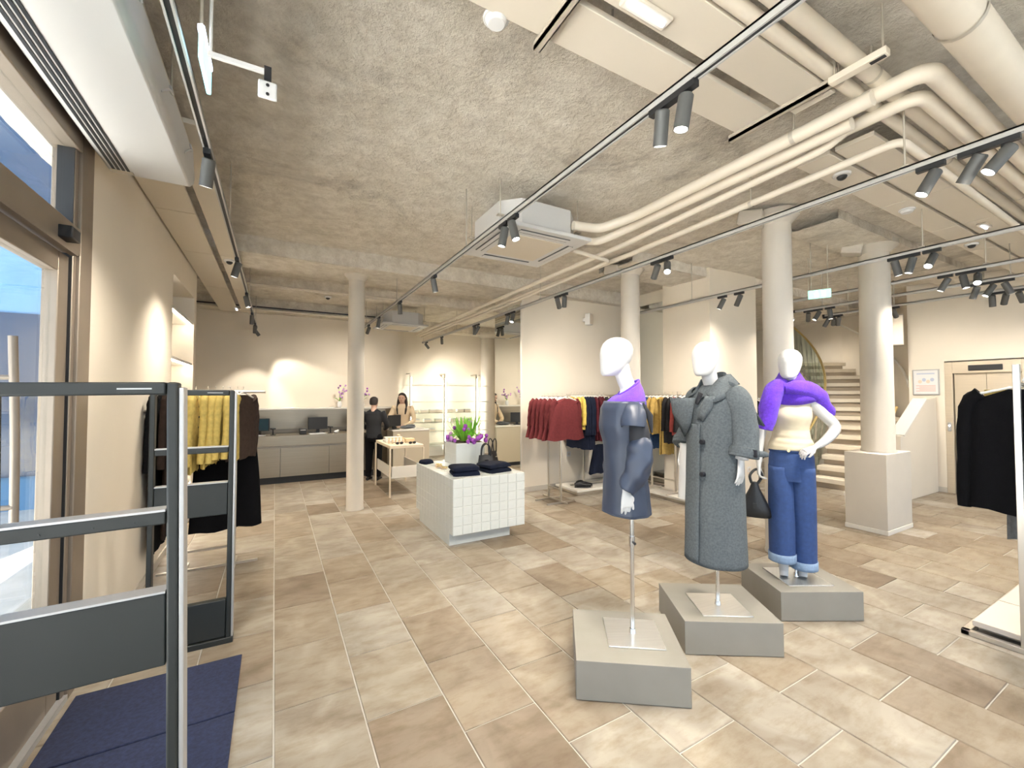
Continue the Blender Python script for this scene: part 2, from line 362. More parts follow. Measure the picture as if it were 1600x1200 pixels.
# second shopfront window behind the viewer
w = struct('window_1', MB().box(-1.02,YB,0,-.90,YB+.1,2.95).box(-1.02,-.75,0,-.90,-.65,2.95).box(-1.02,1.1,0,-.90,1.2,2.95).box(-1.02,YB,0,-.90,1.2,.12).box(-1.02,YB,2.85,-.90,1.2,2.95), BRONZE, 'bronze framed shop window beside the entrance')
MB().box(-.965,YB+.1,.12,-.955,-.75,2.85).box(-.965,-.65,.12,-.955,1.1,2.85).build('glass_pane', GLASS, w)
# street outside
PAVE = mat('pavement', (.60,.59,.57), .8, var=.1, scale=4)
FAC = mat('facade_blue', (.17,.33,.52), .8, var=.08, scale=2)
struct('ground_street', MB().box(-14,-14,-.3,-3.2,24,-.14).box(-3.2,-14,-.3,-1.62,40,-.14).box(-14,24,-.3,-3.2,40,-.14).box(-1.62,-22,-.3,16,-2.8,-.14).box(-1,-14,-.3,12,-2.8,-.14), PAVE, 'grey street pavement outside the entrance')
fb = bpy.data.objects.new('wall_street', None); COL.objects.link(fb); fb.location = (-6,9,-.14); tag(fb, 'blue painted neighbouring facade seen through the entrance door', kind='structure')
MB().box(-6,0,0,4.2,1,7).build('facade', FAC, fb)
WIN = mat('far_window', (.03,.06,.12), .1)
for k in range(5):
    for zz in (.5,3.9):
        MB().box(-5.4+k*1.9,-.06,zz,-4.1+k*1.9,0,zz+2.4).build('window', WIN, fb)

# niche shelves
ns = thing('niche_shelf', 'white niche shelving with glowing light strips in the side wall', 'shelf', (XL-.12,6.07,0))
for z in (.45,.95,1.45,1.93,2.45):
    s_ = MB().box(-.12,-.64,z,.11,.64,z+.03).build('shelf_board', SHELFW, ns)
    MB().box(.085,-.63,z-.012,.108,.63,z-.001).build('light_strip', LED, s_)

# ================================================================== CEILING SERVICES
def rod2(t, a, b, z):
    for p in (a, b): MB().cyl(p, (p[0],p[1],z), .005, n=6).build('rod', HUNG, t)
def panel(name, label, x0, y0, x1, y1, z, parent=None):
    return tag(MB().box(x0,y0,z,x1,y1,z+.03).build(name, PLASTER, None, bevel=.004), label, 'panel', 'flat cream ceiling panels')
HUNG = mat('threaded_rod', (.55,.50,.42), .5, .4)
def panel_thing(label, x0, y0, x1, y1, z, rods, joints=()):
    t = thing('ceiling_panel', label, 'ceiling panel', ((x0+x1)/2,(y0+y1)/2,z), 0, 'flat cream ceiling panels')
    cx, cy = (x0+x1)/2, (y0+y1)/2; along_x = (x1-x0) > (y1-y0)
    a, b = (x0, x1) if along_x else (y0, y1); cuts = [a]+[j for j in joints if a < j < b]+[b]
    for p, q in zip(cuts[:-1], cuts[1:]):
        g = .004
        (MB().box(p+g-cx,y0-cy,0,q-g-cx,y1-cy,.03) if along_x else MB().box(x0-cx,p+g-cy,0,x1-cx,q-g-cy,.03)).build('panel', PLASTER, t, bevel=.003)
    for p, q in rods: MB().cyl((p-cx,q-cy,.03),(p-cx,q-cy,ZC+.03-z),.006,n=6).build('hanger_rod', HUNG, t)
    return t
panel_thing('long cream ceiling panel bordering the bare concrete, left of the emergency light', -.3,1.39,2.64,1.61,3.22, [(0,1.5),(1.4,1.5),(2.5,1.5)], (1.07,))
panel_thing('long cream ceiling panel carrying the bright emergency light', -.3,1.12,2.68,1.33,3.22, [(0,1.2),(1.4,1.2),(2.5,1.2)], (1.07,))
panel_thing('cream gridded ceiling panel row with the dome cameras, right side', 3.36,1.45,9.3,1.66,3.24, [(3.6,1.55),(5.3,1.55),(8,1.55)], (4.75,5.9,7.1,8.2))
panel_thing('cream gridded ceiling panel row beside the pipe bundle, right side', 3.36,1.2,9.3,1.42,3.24, [(3.6,1.3),(5.3,1.3),(8,1.3)], (4.75,5.9,7.1,8.2))
panel_thing('cream ceiling panel strip against the side wall above the niche', -.90,3.3,-.62,9.4,3.12, [(-.75,4),(-.75,6),(-.75,8.5)], (4.5,5.7,7.4))
panel_thing('narrow cream ceiling panel strip beside the left light track', -.56,3.0,-.40,9.2,3.12, [(-.48,4),(-.48,6),(-.48,8.5)], (5.7,7.4))
# wall-side boxing above the left wall
tag(MB().ext([(XL,3.3),(XL+.18,3.3),(XL+.18,4.1),(XL+.06,4.5),(XL,4.7)],3.15,ZC+.02).build('wall_boxing', PLASTER, None, bevel=.004), 'cream boxed ceiling corner above the side wall', 'boxing')
bk = []
for x, lab in ((1.06,'near the emergency light'),(2.54,'at the end of the long ceiling panels')):
    t = thing('support_rail', 'thin steel support rail under the ceiling panels ' + lab, 'support rail', (x,1.35,3.20), 0, 'support rails')
    MB().box(-.018,-.32,-.02,.018,.30,.0).box(-.018,-.32,-.02,-.012,.30,.02).box(.012,-.32,-.02,.018,.30,.02).build('channel', HUNG, t)
    rod2(t, (0,-.3,0), (0,.28,0), ZC+.03-3.20)

def pipe(label, pts, r, bend=.10, clips=()):
    P = [Vector(p) for p in pts]; out = [P[0]]
    for i in range(1, len(P)-1):
        a = (P[i-1]-P[i]); b = (P[i+1]-P[i]); q = min(bend, a.length*.45, b.length*.45)
        out += bez([P[i]+a.normalized()*q, P[i], P[i]+b.normalized()*q], 6)
    out.append(P[-1])
    t = thing('ceiling_pipe', label, 'pipe', tuple(P[0]), 0, 'cream ceiling pipes')
    MB().tube([p-P[0] for p in out], r, 16).build('pipe_run', PIPE, t)
    for c, dr in clips:
        c = Vector(c)-P[0]; m = MB(); n = 18; d = Vector(dr).normalized(); u = Vector((0,0,1)); w = d.cross(u)
        rr = [[c+d*s*.012+(u*math.cos(2*math.pi*k/n)+w*math.sin(2*math.pi*k/n))*(r*1.06) for k in range(n)] for s in (-1,1)]
        m.loft(rr, False, False); m.cyl(c+u*r, c+u*(ZC+.02-(c.z+P[0].z)), .006, n=6); m.build('pipe_clip', HUNG, t)
    return t
pipe('cream pipe hugging the emergency light panel, slimmer of the two', [(-1,1.085,3.25),(9.3,1.085,3.25)], .034, clips=[((2.62,1.085,3.25),(1,0,0)),((4.2,1.085,3.25),(1,0,0))])
pipe('cream pipe running second from the emergency light panel', [(-1,.985,3.26),(9.3,.985,3.26)], .042, clips=[((2.75,.985,3.26),(1,0,0)),((5.5,.985,3.26),(1,0,0))])
pipe('thick cream drain pipe along the ceiling at upper right', [(-1,.62,3.22),(9.3,.62,3.22)], .085, clips=[((2.62,.62,3.22),(1,0,0)),((5.2,.62,3.22),(1,0,0))])
pipe('cream pipe with the outermost elbow beside the thick drain pipe', [(2.86,1.2,3.20),(2.86,.79,3.20),(9.3,.79,3.20)], .045, .09)
pipe('cream pipe with the inner elbow beside the thick drain pipe', [(3.07,1.3,3.20),(3.07,.885,3.20),(9.3,.885,3.20)], .038, .09)
pipe('cream pipe from the ceiling cassette, leftmost of the bundle', [(2.35,3.05,3.10),(2.62,3.0,3.10),(2.80,2.75,3.16),(2.80,1.0,3.16)], .042, .09, clips=[((2.80,1.4,3.16),(0,1,0))])
pipe('cream pipe of the bundle, second from the left', [(2.45,3.22,3.06),(2.75,3.2,3.06),(2.94,2.9,3.15),(2.94,1.15,3.15)], .038, .09)
pipe('thin cream pipe of the bundle, third from the left', [(2.97,10.0,3.02),(3.03,3.1,3.06),(3.07,1.35,3.14),(3.07,1.2,3.2)], .026, .06)
pipe('thin cream pipe on the right edge of the bundle, turning along the panels', [(3.05,10.0,3.0),(3.34,3.3,3.08),(3.34,1.06,3.12),(9.3,1.13,3.12)], .026, .08, clips=[((3.34,2.0,3.10),(0,1,0))])
pipe('thin cream pipe under the partition wall top towards the far cassette', [(3.13,10.1,2.98),(3.22,6.0,3.0),(3.2,3.5,3.03),(2.62,3.42,3.03)], .020, .08)
pipe('thin cream conduit along the far ceiling beam', [(-1.3,7.585,3.27),(2.7,7.585,3.27)], .016)
pipe('thin cream conduit along the top of the back wall', [(-1.3,9.43,3.20),(2.5,9.43,3.20)], .022)
tag(MB().box(-1.45,9.40,3.245,2.5,9.449,3.262).build('shadow_gap_strip', DARK, None), 'thin dark strip standing in for shade along the top of the back wall', 'shadow strip')  # dark box drawn in place of the shadow gap at the wall top
# louvre unit and brackets at the top right
t = thing('cable_tray', 'short slotted cream hanger bar between the large ceiling pipes', 'hanger bar', (2.50,.93,3.16))
MB().box(-.025,-.10,0,.025,.14,.035).build('bar', PIPE, t, bevel=.004); MB().box(-.012,-.09,-.002,.012,-.03,.001).build('slot', DARK, t); rod2(t, (0,-.08,.03), (0,.12,.03), .27)

# ---- ceiling cassettes
def cassette(label, x, y, z, s, rods=True):
    t = thing('ceiling_cassette', label, 'air conditioner', (x,y,z), 0, 'ceiling cassette air conditioners')
    h = s/2; i = s*.30
    f = MB(); 
    f.loft([[(-h,-h,0),(h,-h,0),(h,h,0),(-h,h,0)], [(-h,-h,.035),(h,-h,.035),(h,h,.035),(-h,h,.035)]]); f.build('fascia', ACW, t, bevel=.008)
    MB().box(-i,-i,-.006,i,i,.01).build('intake_grille', GRILLE, t, bevel=.003)
    for a in range(4):
        M = Matrix.Rotation(a*math.pi/2,4,'Z')
        MB().box(-i*.95,-h*.86,-.004,i*.95,-h*.72,.008).xf(M).build('outlet_slot', DARK, t)
        MB().box(-i*.95,-h*.84,-.012,i*.95,-h*.755,-.004).xf(M @ Matrix.Translation((0,0,.004))).build('louvre', ACW, t)
    c = .88*h; k = .16*s
    MB().ext([(-c+k,-c),(c-k,-c),(c,-c+k),(c,c-k),(c-k,c),(-c+k,c),(-c,c-k),(-c,-c+k)], .035, .27).build('casing', ACW, t)
    for a, b in ((-1,-1),(1,-1),(1,1),(-1,1)): MB().cyl((a*c*1.03,b*c*.75,.1),(a*c*1.03,b*c*.75,ZC+.03-z),.005,n=6).box(a*c*1.03-.03,b*c*.75-.02,.12,a*c*1.03+.03,b*c*.75+.02,.13).build('hanger_rod', HUNG, t)
cassette('white ceiling cassette air conditioner hung over the white tiled island', 2.09,3.49,2.98,.92)
cassette('distant white ceiling cassette air conditioner over the till', 2.25,8.75,2.95,.92)

# ---- wall air unit over the door
t = thing('air_curtain', 'long white air unit hung above the entrance door', 'air conditioner', (-.67,1.3,2.86))
L0, L1 = -3.2, 1.98
prof = [(-.20,.02),(-.18,0),(.185,0),(.205,.02),(.21,.06),(.20,.22),(-.20,.22)]
M = Matrix(((1,0,0,0),(0,0,1,0),(0,1,0,0),(0,0,0,1)))
MB().extm(prof, L0, L1, M).build('casing', ACW, t, bevel=.006)
for k in range(4): MB().box(-.165+k*.022,L0+.1,-.003,-.152+k*.022,L1-.06,.004).build('air_slot', DARK, t)
MB().box(-.175,L1-.055,-.003,-.075,L1-.02,.003).build('end_vent', GRILLE, t)
for k in range(3):
    y = L1-.35-k*.55; MB().tube(spline([(.207,y,.05),(.225,y+.06,.10),(.222,y+.16,.14),(.205,y+.2,.2)],5), .006, 6).build('cable_loop', ACW, t)
MB().box(.15,L0,.22,.19,L1-.1,.26).box(-.19,L0,.22,-.15,L1-.1,.26).build('mount_rail', HUNG, t)
rod2(t, (.17,1.5,.25), (-.17,1.5,.25), .58)
for y, z0 in ((3.45,2.93),(3.72,3.0)):
    pass

# ---- tracks with spotlights
def track(label, x, y0, y1, z, rods):
    t = thing('light_track', label, 'light track', (x,y0,z), 0, 'ceiling light tracks')
    MB().box(-.018,0,0,-.010,y1-y0,.034).box(.010,0,0,.018,y1-y0,.034).box(-.018,0,.024,.018,y1-y0,.034).build('rail', TRACKM, t)
    MB().box(-.010,.002,.006,.010,y1-y0-.002,.024).build('conductor_slot', DARK, t)
    MB().box(-.02,y1-y0-.03,-.001,.02,y1-y0+.004,.036).build('end_cap', DARK, t)
    for r in rods: MB().cyl((0,r-y0,.034),(0,r-y0,ZC+.02-z),.005,n=6).box(-.012,r-y0-.02,.034,.012,r-y0+.02,.046).build('suspension_rod', HUNG, t)
ZT = 2.85
track('left light track above the entrance gates', -.33,-2.2,9.5,ZT,[1,4,7,9.2])
track('centre light track crossing above the tiled island', 1.49,-2.2,8.66,ZT,[.4,3.5,6.0,8.3])
track('light track right of the island, ending near the far column', 3.2,-2.2,10.25,ZT,[1.0,4.9,8,10.2])
track('light track over the mannequins, nearest of the right-hand tracks', 5.08,-2.2,5.0,ZT,[1.48,3.9])
track('right-hand light track second from the mannequins', 6.3,-2.2,3.3,ZT,[1.36,3.0])
track('right-hand light track third from the mannequins', 7.1,-2.2,3.6,ZT,[1.35,3.2])
track('farthest right-hand light track near the lift', 7.9,-2.2,3.55,ZT,[1.33,3.2])
ORD = ['first','second','third','fourth','fifth','sixth','seventh','eighth','ninth','tenth','eleventh','twelfth','thirteenth','fourteenth']
spot_meshes = {}
def spot(label, x, y, aim, power=1.0, cone=112, group=None, blend=1.0):
    t = thing('track_spotlight', label, 'spotlight', (x,y,ZT), 0, group)
    if not spot_meshes:
        spot_meshes['adapter'] = MB().box(-.016,-.06,-.028,.016,.06,.004).mesh('adapter', DARK)
        spot_meshes['stem'] = MB().cyl((0,0,-.062),(0,0,-.02),.008,n=8).box(-.012,-.012,-.068,.012,.012,-.05).mesh('stem', DARK)
        n = 20
        def ring(r, z): return [(r*math.cos(2*math.pi*k/n), r*math.sin(2*math.pi*k/n), z) for k in range(n)]
        spot_meshes['body'] = MB().loft([ring(.026,.052), ring(.031,.046), ring(.031,-.092), ring(.028,-.092), ring(.027,-.078)], True, False).mesh('body', SPOTM)
        spot_meshes['lens'] = MB().loft([ring(.027,-.080), ring(.027,-.076)]).mesh('lens', LENS)
    for k in ('adapter','stem'):
        o = bpy.data.objects.new(k, spot_meshes[k]); COL.objects.link(o); o.parent = t
    piv = Vector((x,y,ZT-.075)); dv = (Vector(aim)-piv).normalized(); q = dv.to_track_quat('-Z','Y')
    b = bpy.data.objects.new('body', spot_meshes['body']); COL.objects.link(b); b.parent = t
    b.location = Vector((0,0,-.085)); b.rotation_mode = 'QUATERNION'; b.rotation_quaternion = q
    l = bpy.data.objects.new('lens', spot_meshes['lens']); COL.objects.link(l); l.parent = b
    ld = bpy.data.lights.new('lamp_light', 'SPOT'); ld.energy = SPOT*power; ld.color = LAMP; ld.spot_size = R(cone); ld.spot_blend = blend; ld.shadow_soft_size = .035
    lo = bpy.data.objects.new('lamp_light', ld); COL.objects.link(lo); lo.parent = b; lo.location = (0,0,-.095)
SP = [  # spots behind the viewer are unseen, put in as fill for the near room
 ('left track', -.33, [(-1.2,(.3,-.6,0),1),(.6,(.4,1.4,0),1),(2.75,(-.6,3.4,.8),1.5),(4.76,(-.75,4.9,1.2),1.6),(6.33,(.3,6.2,0),1),(7.8,(-.4,8.4,.9),1),(8.9,(-.42,9.85,.95),1.0),(9.35,(.95,9.85,1.0),1.25)]),
 ('centre track', 1.49, [(-1.2,(1.6,-.4,0),1),(.2,(1.0,1.1,0),1),(1.17,(1.3,1.6,0),1.1),(1.29,(1.85,1.8,1.2),1.3),(2.64,(1.9,2.1,.3),1.1),(2.78,(1.1,3.2,0),1.1),(4.39,(2.0,4.6,.7),1.3),(5.82,(1.8,6.6,.7),1.2),(7.18,(1.0,7.4,0),1.1),(8.06,(1.2,9.8,1.2),1.1)]),
 ('track right of the island', 3.2, [(-1.0,(3.2,-.5,0),1),(.62,(2.6,1.6,1.3),1.2),(.72,(3.5,1.75,1.2),1.2),(.89,(2.6,1.7,.9),1.2),(2.72,(2.2,1.9,1.2),1.1),(2.85,(4.0,4.6,.8),1.2),(4.34,(3.8,5.3,.7),1.2),(4.48,(4.6,5.6,1.2),1.2),(5.68,(2.4,5.2,.7),1.1),(5.85,(3.0,6.6,0),1),(6.98,(2.4,8.0,.7),1),(7.12,(3.6,8.0,0),1),(8.87,(3.9,10.5,1.2),1.1),(9.95,(4.8,10.6,1.2),1.0)]),
 ('mannequin track', 5.08, [(-1,(5,-.6,0),1),(1.42,(3.9,1.7,1.2),1.2),(1.56,(4.8,2.2,0),1.1),(1.67,(5.5,1.2,0),1.1),(3.21,(5.5,4.4,1.0),1.2),(3.44,(4.6,4.4,.6),1.2)]),
 ('second right-hand track', 6.3, [(.2,(6.0,.2,0),1),(1.42,(4.5,1.1,.8),1.2),(1.52,(6.2,1.0,0),1.1),(1.66,(5.8,3.0,0),1.1)]),
 ('third right-hand track', 7.1, [(1.38,(7.6,.4,0),1),(1.5,(6.6,2.2,1.4),1),(1.62,(7.4,2.6,0),1),(3.1,(7.2,2.9,.3),1),(3.26,(6.4,4.0,1.0),1),(3.39,(8.6,4.2,1),1.1)]),
 ('farthest right-hand track', 7.9, [(1.43,(9.3,1.2,1.2),1),(1.55,(9.3,2.2,1.0),1),(1.66,(8.8,1.8,0),1),(2.63,(9.35,2.7,1.6),1),(3.33,(8.6,4.0,.6),1),(3.4,(9.6,4.4,1.2),1),(3.49,(8.0,4.6,1),1)]),
]
for nm, x, lst in SP:
    for k, (y, aim, pw) in enumerate(lst):
        spot('dark grey cylinder spotlight, %s from the entrance end of the %s' % (ORD[k], nm), x, y, aim, pw*(1.35 if y > 5 and '9.85' not in str(aim) else 1)*(.75 if x > 6.8 else 1), 112 if '9.85' not in str(aim) else 62, 'track spotlights', 1.0 if '9.85' not in str(aim) else .45)

# ---- small ceiling fittings
def dome(label, x, y, z):
    t = thing('dome_camera', label, 'camera', (x,y,z), 0, 'white dome cameras')
    MB().cyl((0,0,-.02),(0,0,.0),.055,.06,20).build('base', WHITEP, t, bevel=.004); m = MB().ell((0,0,-.02),.034,.034,.03,16,8); m.build('lens_dome', DARK, t)
dome('white dome camera on the gridded panel above the scarf mannequin', 3.75,1.54,3.24)
dome('white dome camera on the left panel strip near the wall niche', -.48,5.85,3.12)
dome('white dome camera on the right panel row near the second track', 6.75,1.56,3.24)
dome('white dome camera on the far beam left of the slim column', .76,7.72,3.22)
def detector(label, x, y, z): 
    t = thing('smoke_detector', label, 'detector', (x,y,z)); MB().cyl((0,0,-.012),(0,0,0),.06,.06,20).build('base', WHITEP, t, bevel=.003); MB().cyl((0,0,-.035),(0,0,-.012),.04,.052,20).build('head', WHITEP, t, bevel=.004)
detector('round white smoke detector on the right panel row', 4.98,1.55,3.24)
detector('small white detector at the edge of the left long ceiling panel', .84,1.64,3.24)
def emlight(label, x, y, z, ax, L=.21):
    t = thing('emergency_light', label, 'emergency light', (x,y,z), 0 if ax else math.pi/2, 'bright emergency lights')
    MB().box(-L/2-.025,-.035,0,L/2+.025,.035,.02).build('base', PLASTER, t, bevel=.006); MB().box(-L/2,-.009,-.012,L/2,.009,0).build('light_bar', LEDB, t, bevel=.003)
emlight('bright emergency light bar under the near ceiling panel', 1.38,1.27,3.20,True)
emlight('small bright emergency light on the right panel row', 6.1,1.32,3.22,True,.14)
emlight('small bright emergency light at the far end of the left panels', -.62,9.0,3.10,False,.16)
t = thing('lit_sign', 'bluish lit emergency sign seen edge-on beside the left track', 'sign', (-.25,1.96,2.72))
MB().box(-.008,-.11,.05,.008,.11,.15).build('panel', mat('sign_glow',(.30,.75,.80),.4,emit=.9), t, bevel=.004); MB().box(-.011,-.115,.15,.011,.115,.17).build('lamp_housing', LEDB, t, bevel=.004); rod2(t, (0,-.1,.18), (0,.1,.18), .72)
t = thing('ceiling_sensor', 'white square sensor tag hanging from a thin arm', 'sensor', (-.04,1.85,2.66))
MB().box(-.032,-.006,.028,.032,.006,.098).build('tag_plate', WHITEP, t, bevel=.008)
for z in (.045,.08): MB().cyl((0,-.009,z),(0,-.005,z),.006,n=12).build('dark_dot', DARK, t)
MB().box(-.012,-.012,.10,.012,.012,.15).build('clip', DARK, t); MB().box(-.19,-.008,.125,.0,.008,.14).cyl((-.18,0,.13),(-.18,0,.78),.005,n=6).build('arm', WHITEP, t)
t = thing('exit_sign', 'green lit exit sign hung beyond the scarf mannequin', 'exit sign', (5.6,2.55,2.70), R(-65))
MB().box(-.11,-.012,0,.11,.012,.10).build('panel', mat('exit_green',(.25,.62,.50),.4,emit=1.0), t, bevel=.004)
EW = mat('exit_white',(.9,.95,.92),.4,emit=1.2)
MB().box(.02,-.015,.02,.06,-.012,.08).build('door_mark', EW, t); MB().tube([(-.03,-.014,.075),(-.03,-.014,.045),(-.045,-.014,.02)],.006,6).tube([(-.03,-.014,.045),(-.012,-.014,.022)],.006,6).tube([(-.055,-.014,.055),(-.03,-.014,.062),(-.01,-.014,.05)],.005,6).ell((-.026,-.014,.085),.008,.003,.008,8,6).build('runner_mark', EW, t)
rod2(t, (-.08,0,.1), (.08,0,.1), .72)
for lab, x, y, z in (('white wall speaker on the partition above the rails',4.75,5.80,2.88),):
    t = thing('wall_speaker', lab, 'speaker', (x,y,z), R(20)); MB().box(-.06,-.10,-.10,.06,.0,.10).build('cabinet', WHITEP, t, bevel=.012); MB().box(-.05,-.104,-.09,.05,-.10,.09).build('grille', GRILLE, t); MB().box(-.02,0,-.03,.02,.06,.03).build('bracket', WHITEP, t)
t = thing('wall_speaker', 'dark grey box speaker hung above the stair entrance', 'speaker', (8.7,2.9,2.35), R(-70)); MB().box(-.11,-.05,0,.11,.05,.5).build('cabinet', mat('speaker_grey',(.27,.24,.2),.7), t, bevel=.01); MB().box(-.1,-.053,.02,.1,-.05,.48).build('grille', GRILLE, t); MB().cyl((0,0,.5),(0,0,1.08),.012,n=8).build('bracket', HUNG, t)

# ================================================================== ENTRANCE
def gate(label, x0, x1, y, lean):
    t = thing('security_gate', label, 'security gate', ((x0+x1)/2,y,0), 0, 'anti-theft gates'); t.rotation_euler = (0, lean, 0)
    h = (x1-x0)/2; T = .028
    for s, nm in ((-1,'stile'),(1,'stile')):
        MB().box(s*h-(.026 if s>0 else 0),-T,0,s*h+(0 if s>0 else .026),T,1.585).build(nm, GATEM, t, bevel=.006)
    MB().box(h+.001,-T*.9,.0,h+.013,T*1.2,1.57).build('edge_trim', ALU, t, bevel=.003)
    a = h-.028
    MB().box(-a,-T,1.55,a,T,1.585).build('top_bar', GATEM, t, bevel=.004)
    MB().box(-a,-T,1.19,a,T,1.225).build('middle_bar', GATEM, t, bevel=.004); MB().box(-a,-T*.95,1.225,a,T*.95,1.231).build('bar_cap', ALU, t)
    MB().box(-a,-T*.8,.80,a,T*.8,1.0).build('alarm_panel', GATEM, t, bevel=.004); MB().box(-a,-T*.95,1.0,a,T*.95,1.006).build('panel_cap', ALU, t)
    MB().box(-a,-T*.8,.04,a,T*.8,.27).build('base_panel', GATEM, t, bevel=.004)
    MB().box(-h-.01,-T*1.3,0,h+.014,T*1.3,.035).build('foot_plate', GATEM, t, bevel=.004)
    MB().box(a*.38,-T-.0008,1.565,a*.82,-T,1.569).build('maker_mark', ALU, t)
    for k in (-.5,.1,.6): MB().cyl((a*k,-T-.002,1.203),(a*k,-T,1.203),.003,n=8).build('screw', DARK, t)
gate('dark grey anti-theft gate nearest the viewer at the left edge', -.60,-.214,1.53,R(-.9))
gate('grey anti-theft gate further in, in front of the cardigan rail', -.645,-.225,3.25,0)
MATM = mat('navy_doormat', (.018,.024,.060), .95, var=.3, scale=60, bump=.4, bscale=300)
tag(MB().box(-.87,2.50,.0,-.15,3.02,.012).build('doormat', MATM, None, bevel=.004), 'navy entrance mat section closest to the further gate', 'doormat', 'entrance mats')
tag(MB().box(-.87,1.2,.0,-.15,2.49,.012).build('doormat', MATM, None, bevel=.004), 'navy entrance mat section under the nearest gate', 'doormat', 'entrance mats')

# ================================================================== GARMENTS
WIRE = mat('hanger_white', (.85,.83,.78), .4)
RAILM = mat('rail_steel', (.66,.62,.55), .28, .9)
def hanger(parent, w=.36, z=0):
    m = MB().tube(spline([(-w/2,0,-.075),(-w/4,0,-.045),(0,0,-.022),(w/4,0,-.045),(w/2,0,-.075)],4), .008, 8)
    m.build('hanger', WIRE, parent)
    MB().tube(spline([(0,0,-.03),(0,0,.0),(.012,0,.018),(.0,0,.034),(-.016,0,.024)],4), .0028, 6).build('hook', RAILM, parent)
GAR = {}
def garment(kind, material, name, label, cat, loc, rz, group, seed=0, L=.6, W=.21, flare=1.15, sleeve=None, T=.035, fold=.010, buttons=0, nohang=False):
    """hanging garment: width along local x, thickness along y, rail height at z=0"""
    t = thing(name, label, cat, loc, rz, group); rd = random.Random(seed)
    key = (kind, material.name, L, W, flare, sleeve, seed % 3)
    if key not in GAR:
        n = 28; rows = 16; rings = []; ph = rd.random()*6
        for a in range(rows+1):
            u = a/rows; z = -.045 - L*u
            if kind == 'trouser' : w = W*(1 if u < .1 else .97+.1*u); th = T*.8
            elif kind == 'skirt': w = W*(.62+.38*flare*min(1,u*1.1)); th = T*(.5+.8*u)
            else:
                w = W*min(1, .30+1.0*(u*9)**.7*.7) if u < .11 else W*(1+(flare-1)*(u-.11)/.89); th = T*(.55+.6*min(1,u*3))
            amp = fold*min(1, u*1.6)
            ring = []
            for k in range(n):
                an = 2*math.pi*k/n; cx = math.copysign(abs(math.cos(an))**.75, math.cos(an)); sy = math.copysign(abs(math.sin(an))**.8, math.sin(an))
                f = amp*math.sin(cx*9+ph+u*1.2)+amp*.6*math.sin(cx*17+ph*2)
                ring.append((cx*w*(1+.02*math.sin(u*7+ph)), sy*th+f, z - (.012*math.sin(cx*6+ph) if a == rows else 0)))
            rings.append(ring)
        m = MB().loft(rings, True, False)
        me = {'body': m.mesh('body', material, ang=70)}
        if sleeve:
            for s in (-1, 1):
                P = spline([(s*W*.80,0,-.075),(s*W*1.02,.005,-.13),(s*(W*1.12),.012*rd.random(),-.3),(s*(W*1.16),.02,-.045-sleeve)],5)
                rr = [lerp(.048,.036,i/(len(P)-1))*(1+.07*math.sin(i*1.9+ph)) for i in range(len(P))]
                me['sleeve%d' % s] = MB().tube(P, rr, 12, True, flat=.75).mesh('sleeve', material, ang=80)
        if buttons:
            for k in range(buttons): me['btn%d' % k] = MB().cyl((0,-T*1.25,-.15-k*.09),(0,-T*1.1-.012,-.15-k*.09),.009,n=10).mesh('button', DARK)
        GAR[key] = me
    for nm, me in GAR[key].items():
        o = bpy.data.objects.new('body' if nm == 'body' else ('sleeve' if nm[:6] == 'sleeve' else 'button'), me); COL.objects.link(o); o.parent = t
    if not nohang: hanger(t, W*1.75)
    return t
def cloth(name, c, **k):
    return mat(name, c, .92, var=k.get('var',.16), scale=k.get('scale',30), bump=k.get('bump',.3), bscale=200, spec=.15)
G_BROWN = cloth('brown_wool', (.030,.020,.016)); G_BLACK = cloth('black_wool', (.0035,.0035,.0045)); G_YEL = cloth('mustard_knit', (.62,.48,.15), bump=.6)
G_DKBR = cloth('dark_brown_coat', (.055,.038,.031)); G_MAROON = cloth('maroon_wool', (.135,.027,.029), var=.1); G_PALEY = cloth('pale_yellow_knit', (.56,.42,.10))
G_NAVY = cloth('navy_wool', (.008,.011,.024)); G_BURG = cloth('burgundy_wool', (.065,.011,.016)); G_GREY = cloth('grey_marl', (.15,.16,.165)); G_BLUE = cloth('blue_denim_rail', (.05,.095,.20))
G_CAMEL = cloth('ochre_cotton', (.42,.28,.085)); G_CHAR = cloth('charcoal_wool', (.020,.019,.020)); G_RED = cloth('brick_red_wool', (.30,.06,.05))

def rail_stand(label, x, y, rz, half, zr, z0=0, uprights=2):
    t = thing('clothes_rail', label, 'clothes rail', (x,y,z0), rz, 'steel clothes rails'); zr -= z0
    MB().tube([(-half,0,zr),(half,0,zr)], .011, 10).build('hanging_bar', RAILM, t)
    ups = [-half*.45, half*.45] if uprights == 2 else [0]
    for u in ups: MB().box(u-.012,-.012,.02,u+.012,.012,zr).build('upright', RAILM, t, bevel=.002)
    for u in ups:
        MB().box(u-.012,-(.2 if z0 else .24),0,u+.012,(.2 if z0 else .24),.022).build('foot', RAILM, t, bevel=.002)
    MB().box(-half*.9,-.01,.02,half*.9,.01,.04).build('base_bar', RAILM, t)
    MB().box(-half*.45,-.01,.18,half*.45,.01,.2).build('brace', RAILM, t)
    return t
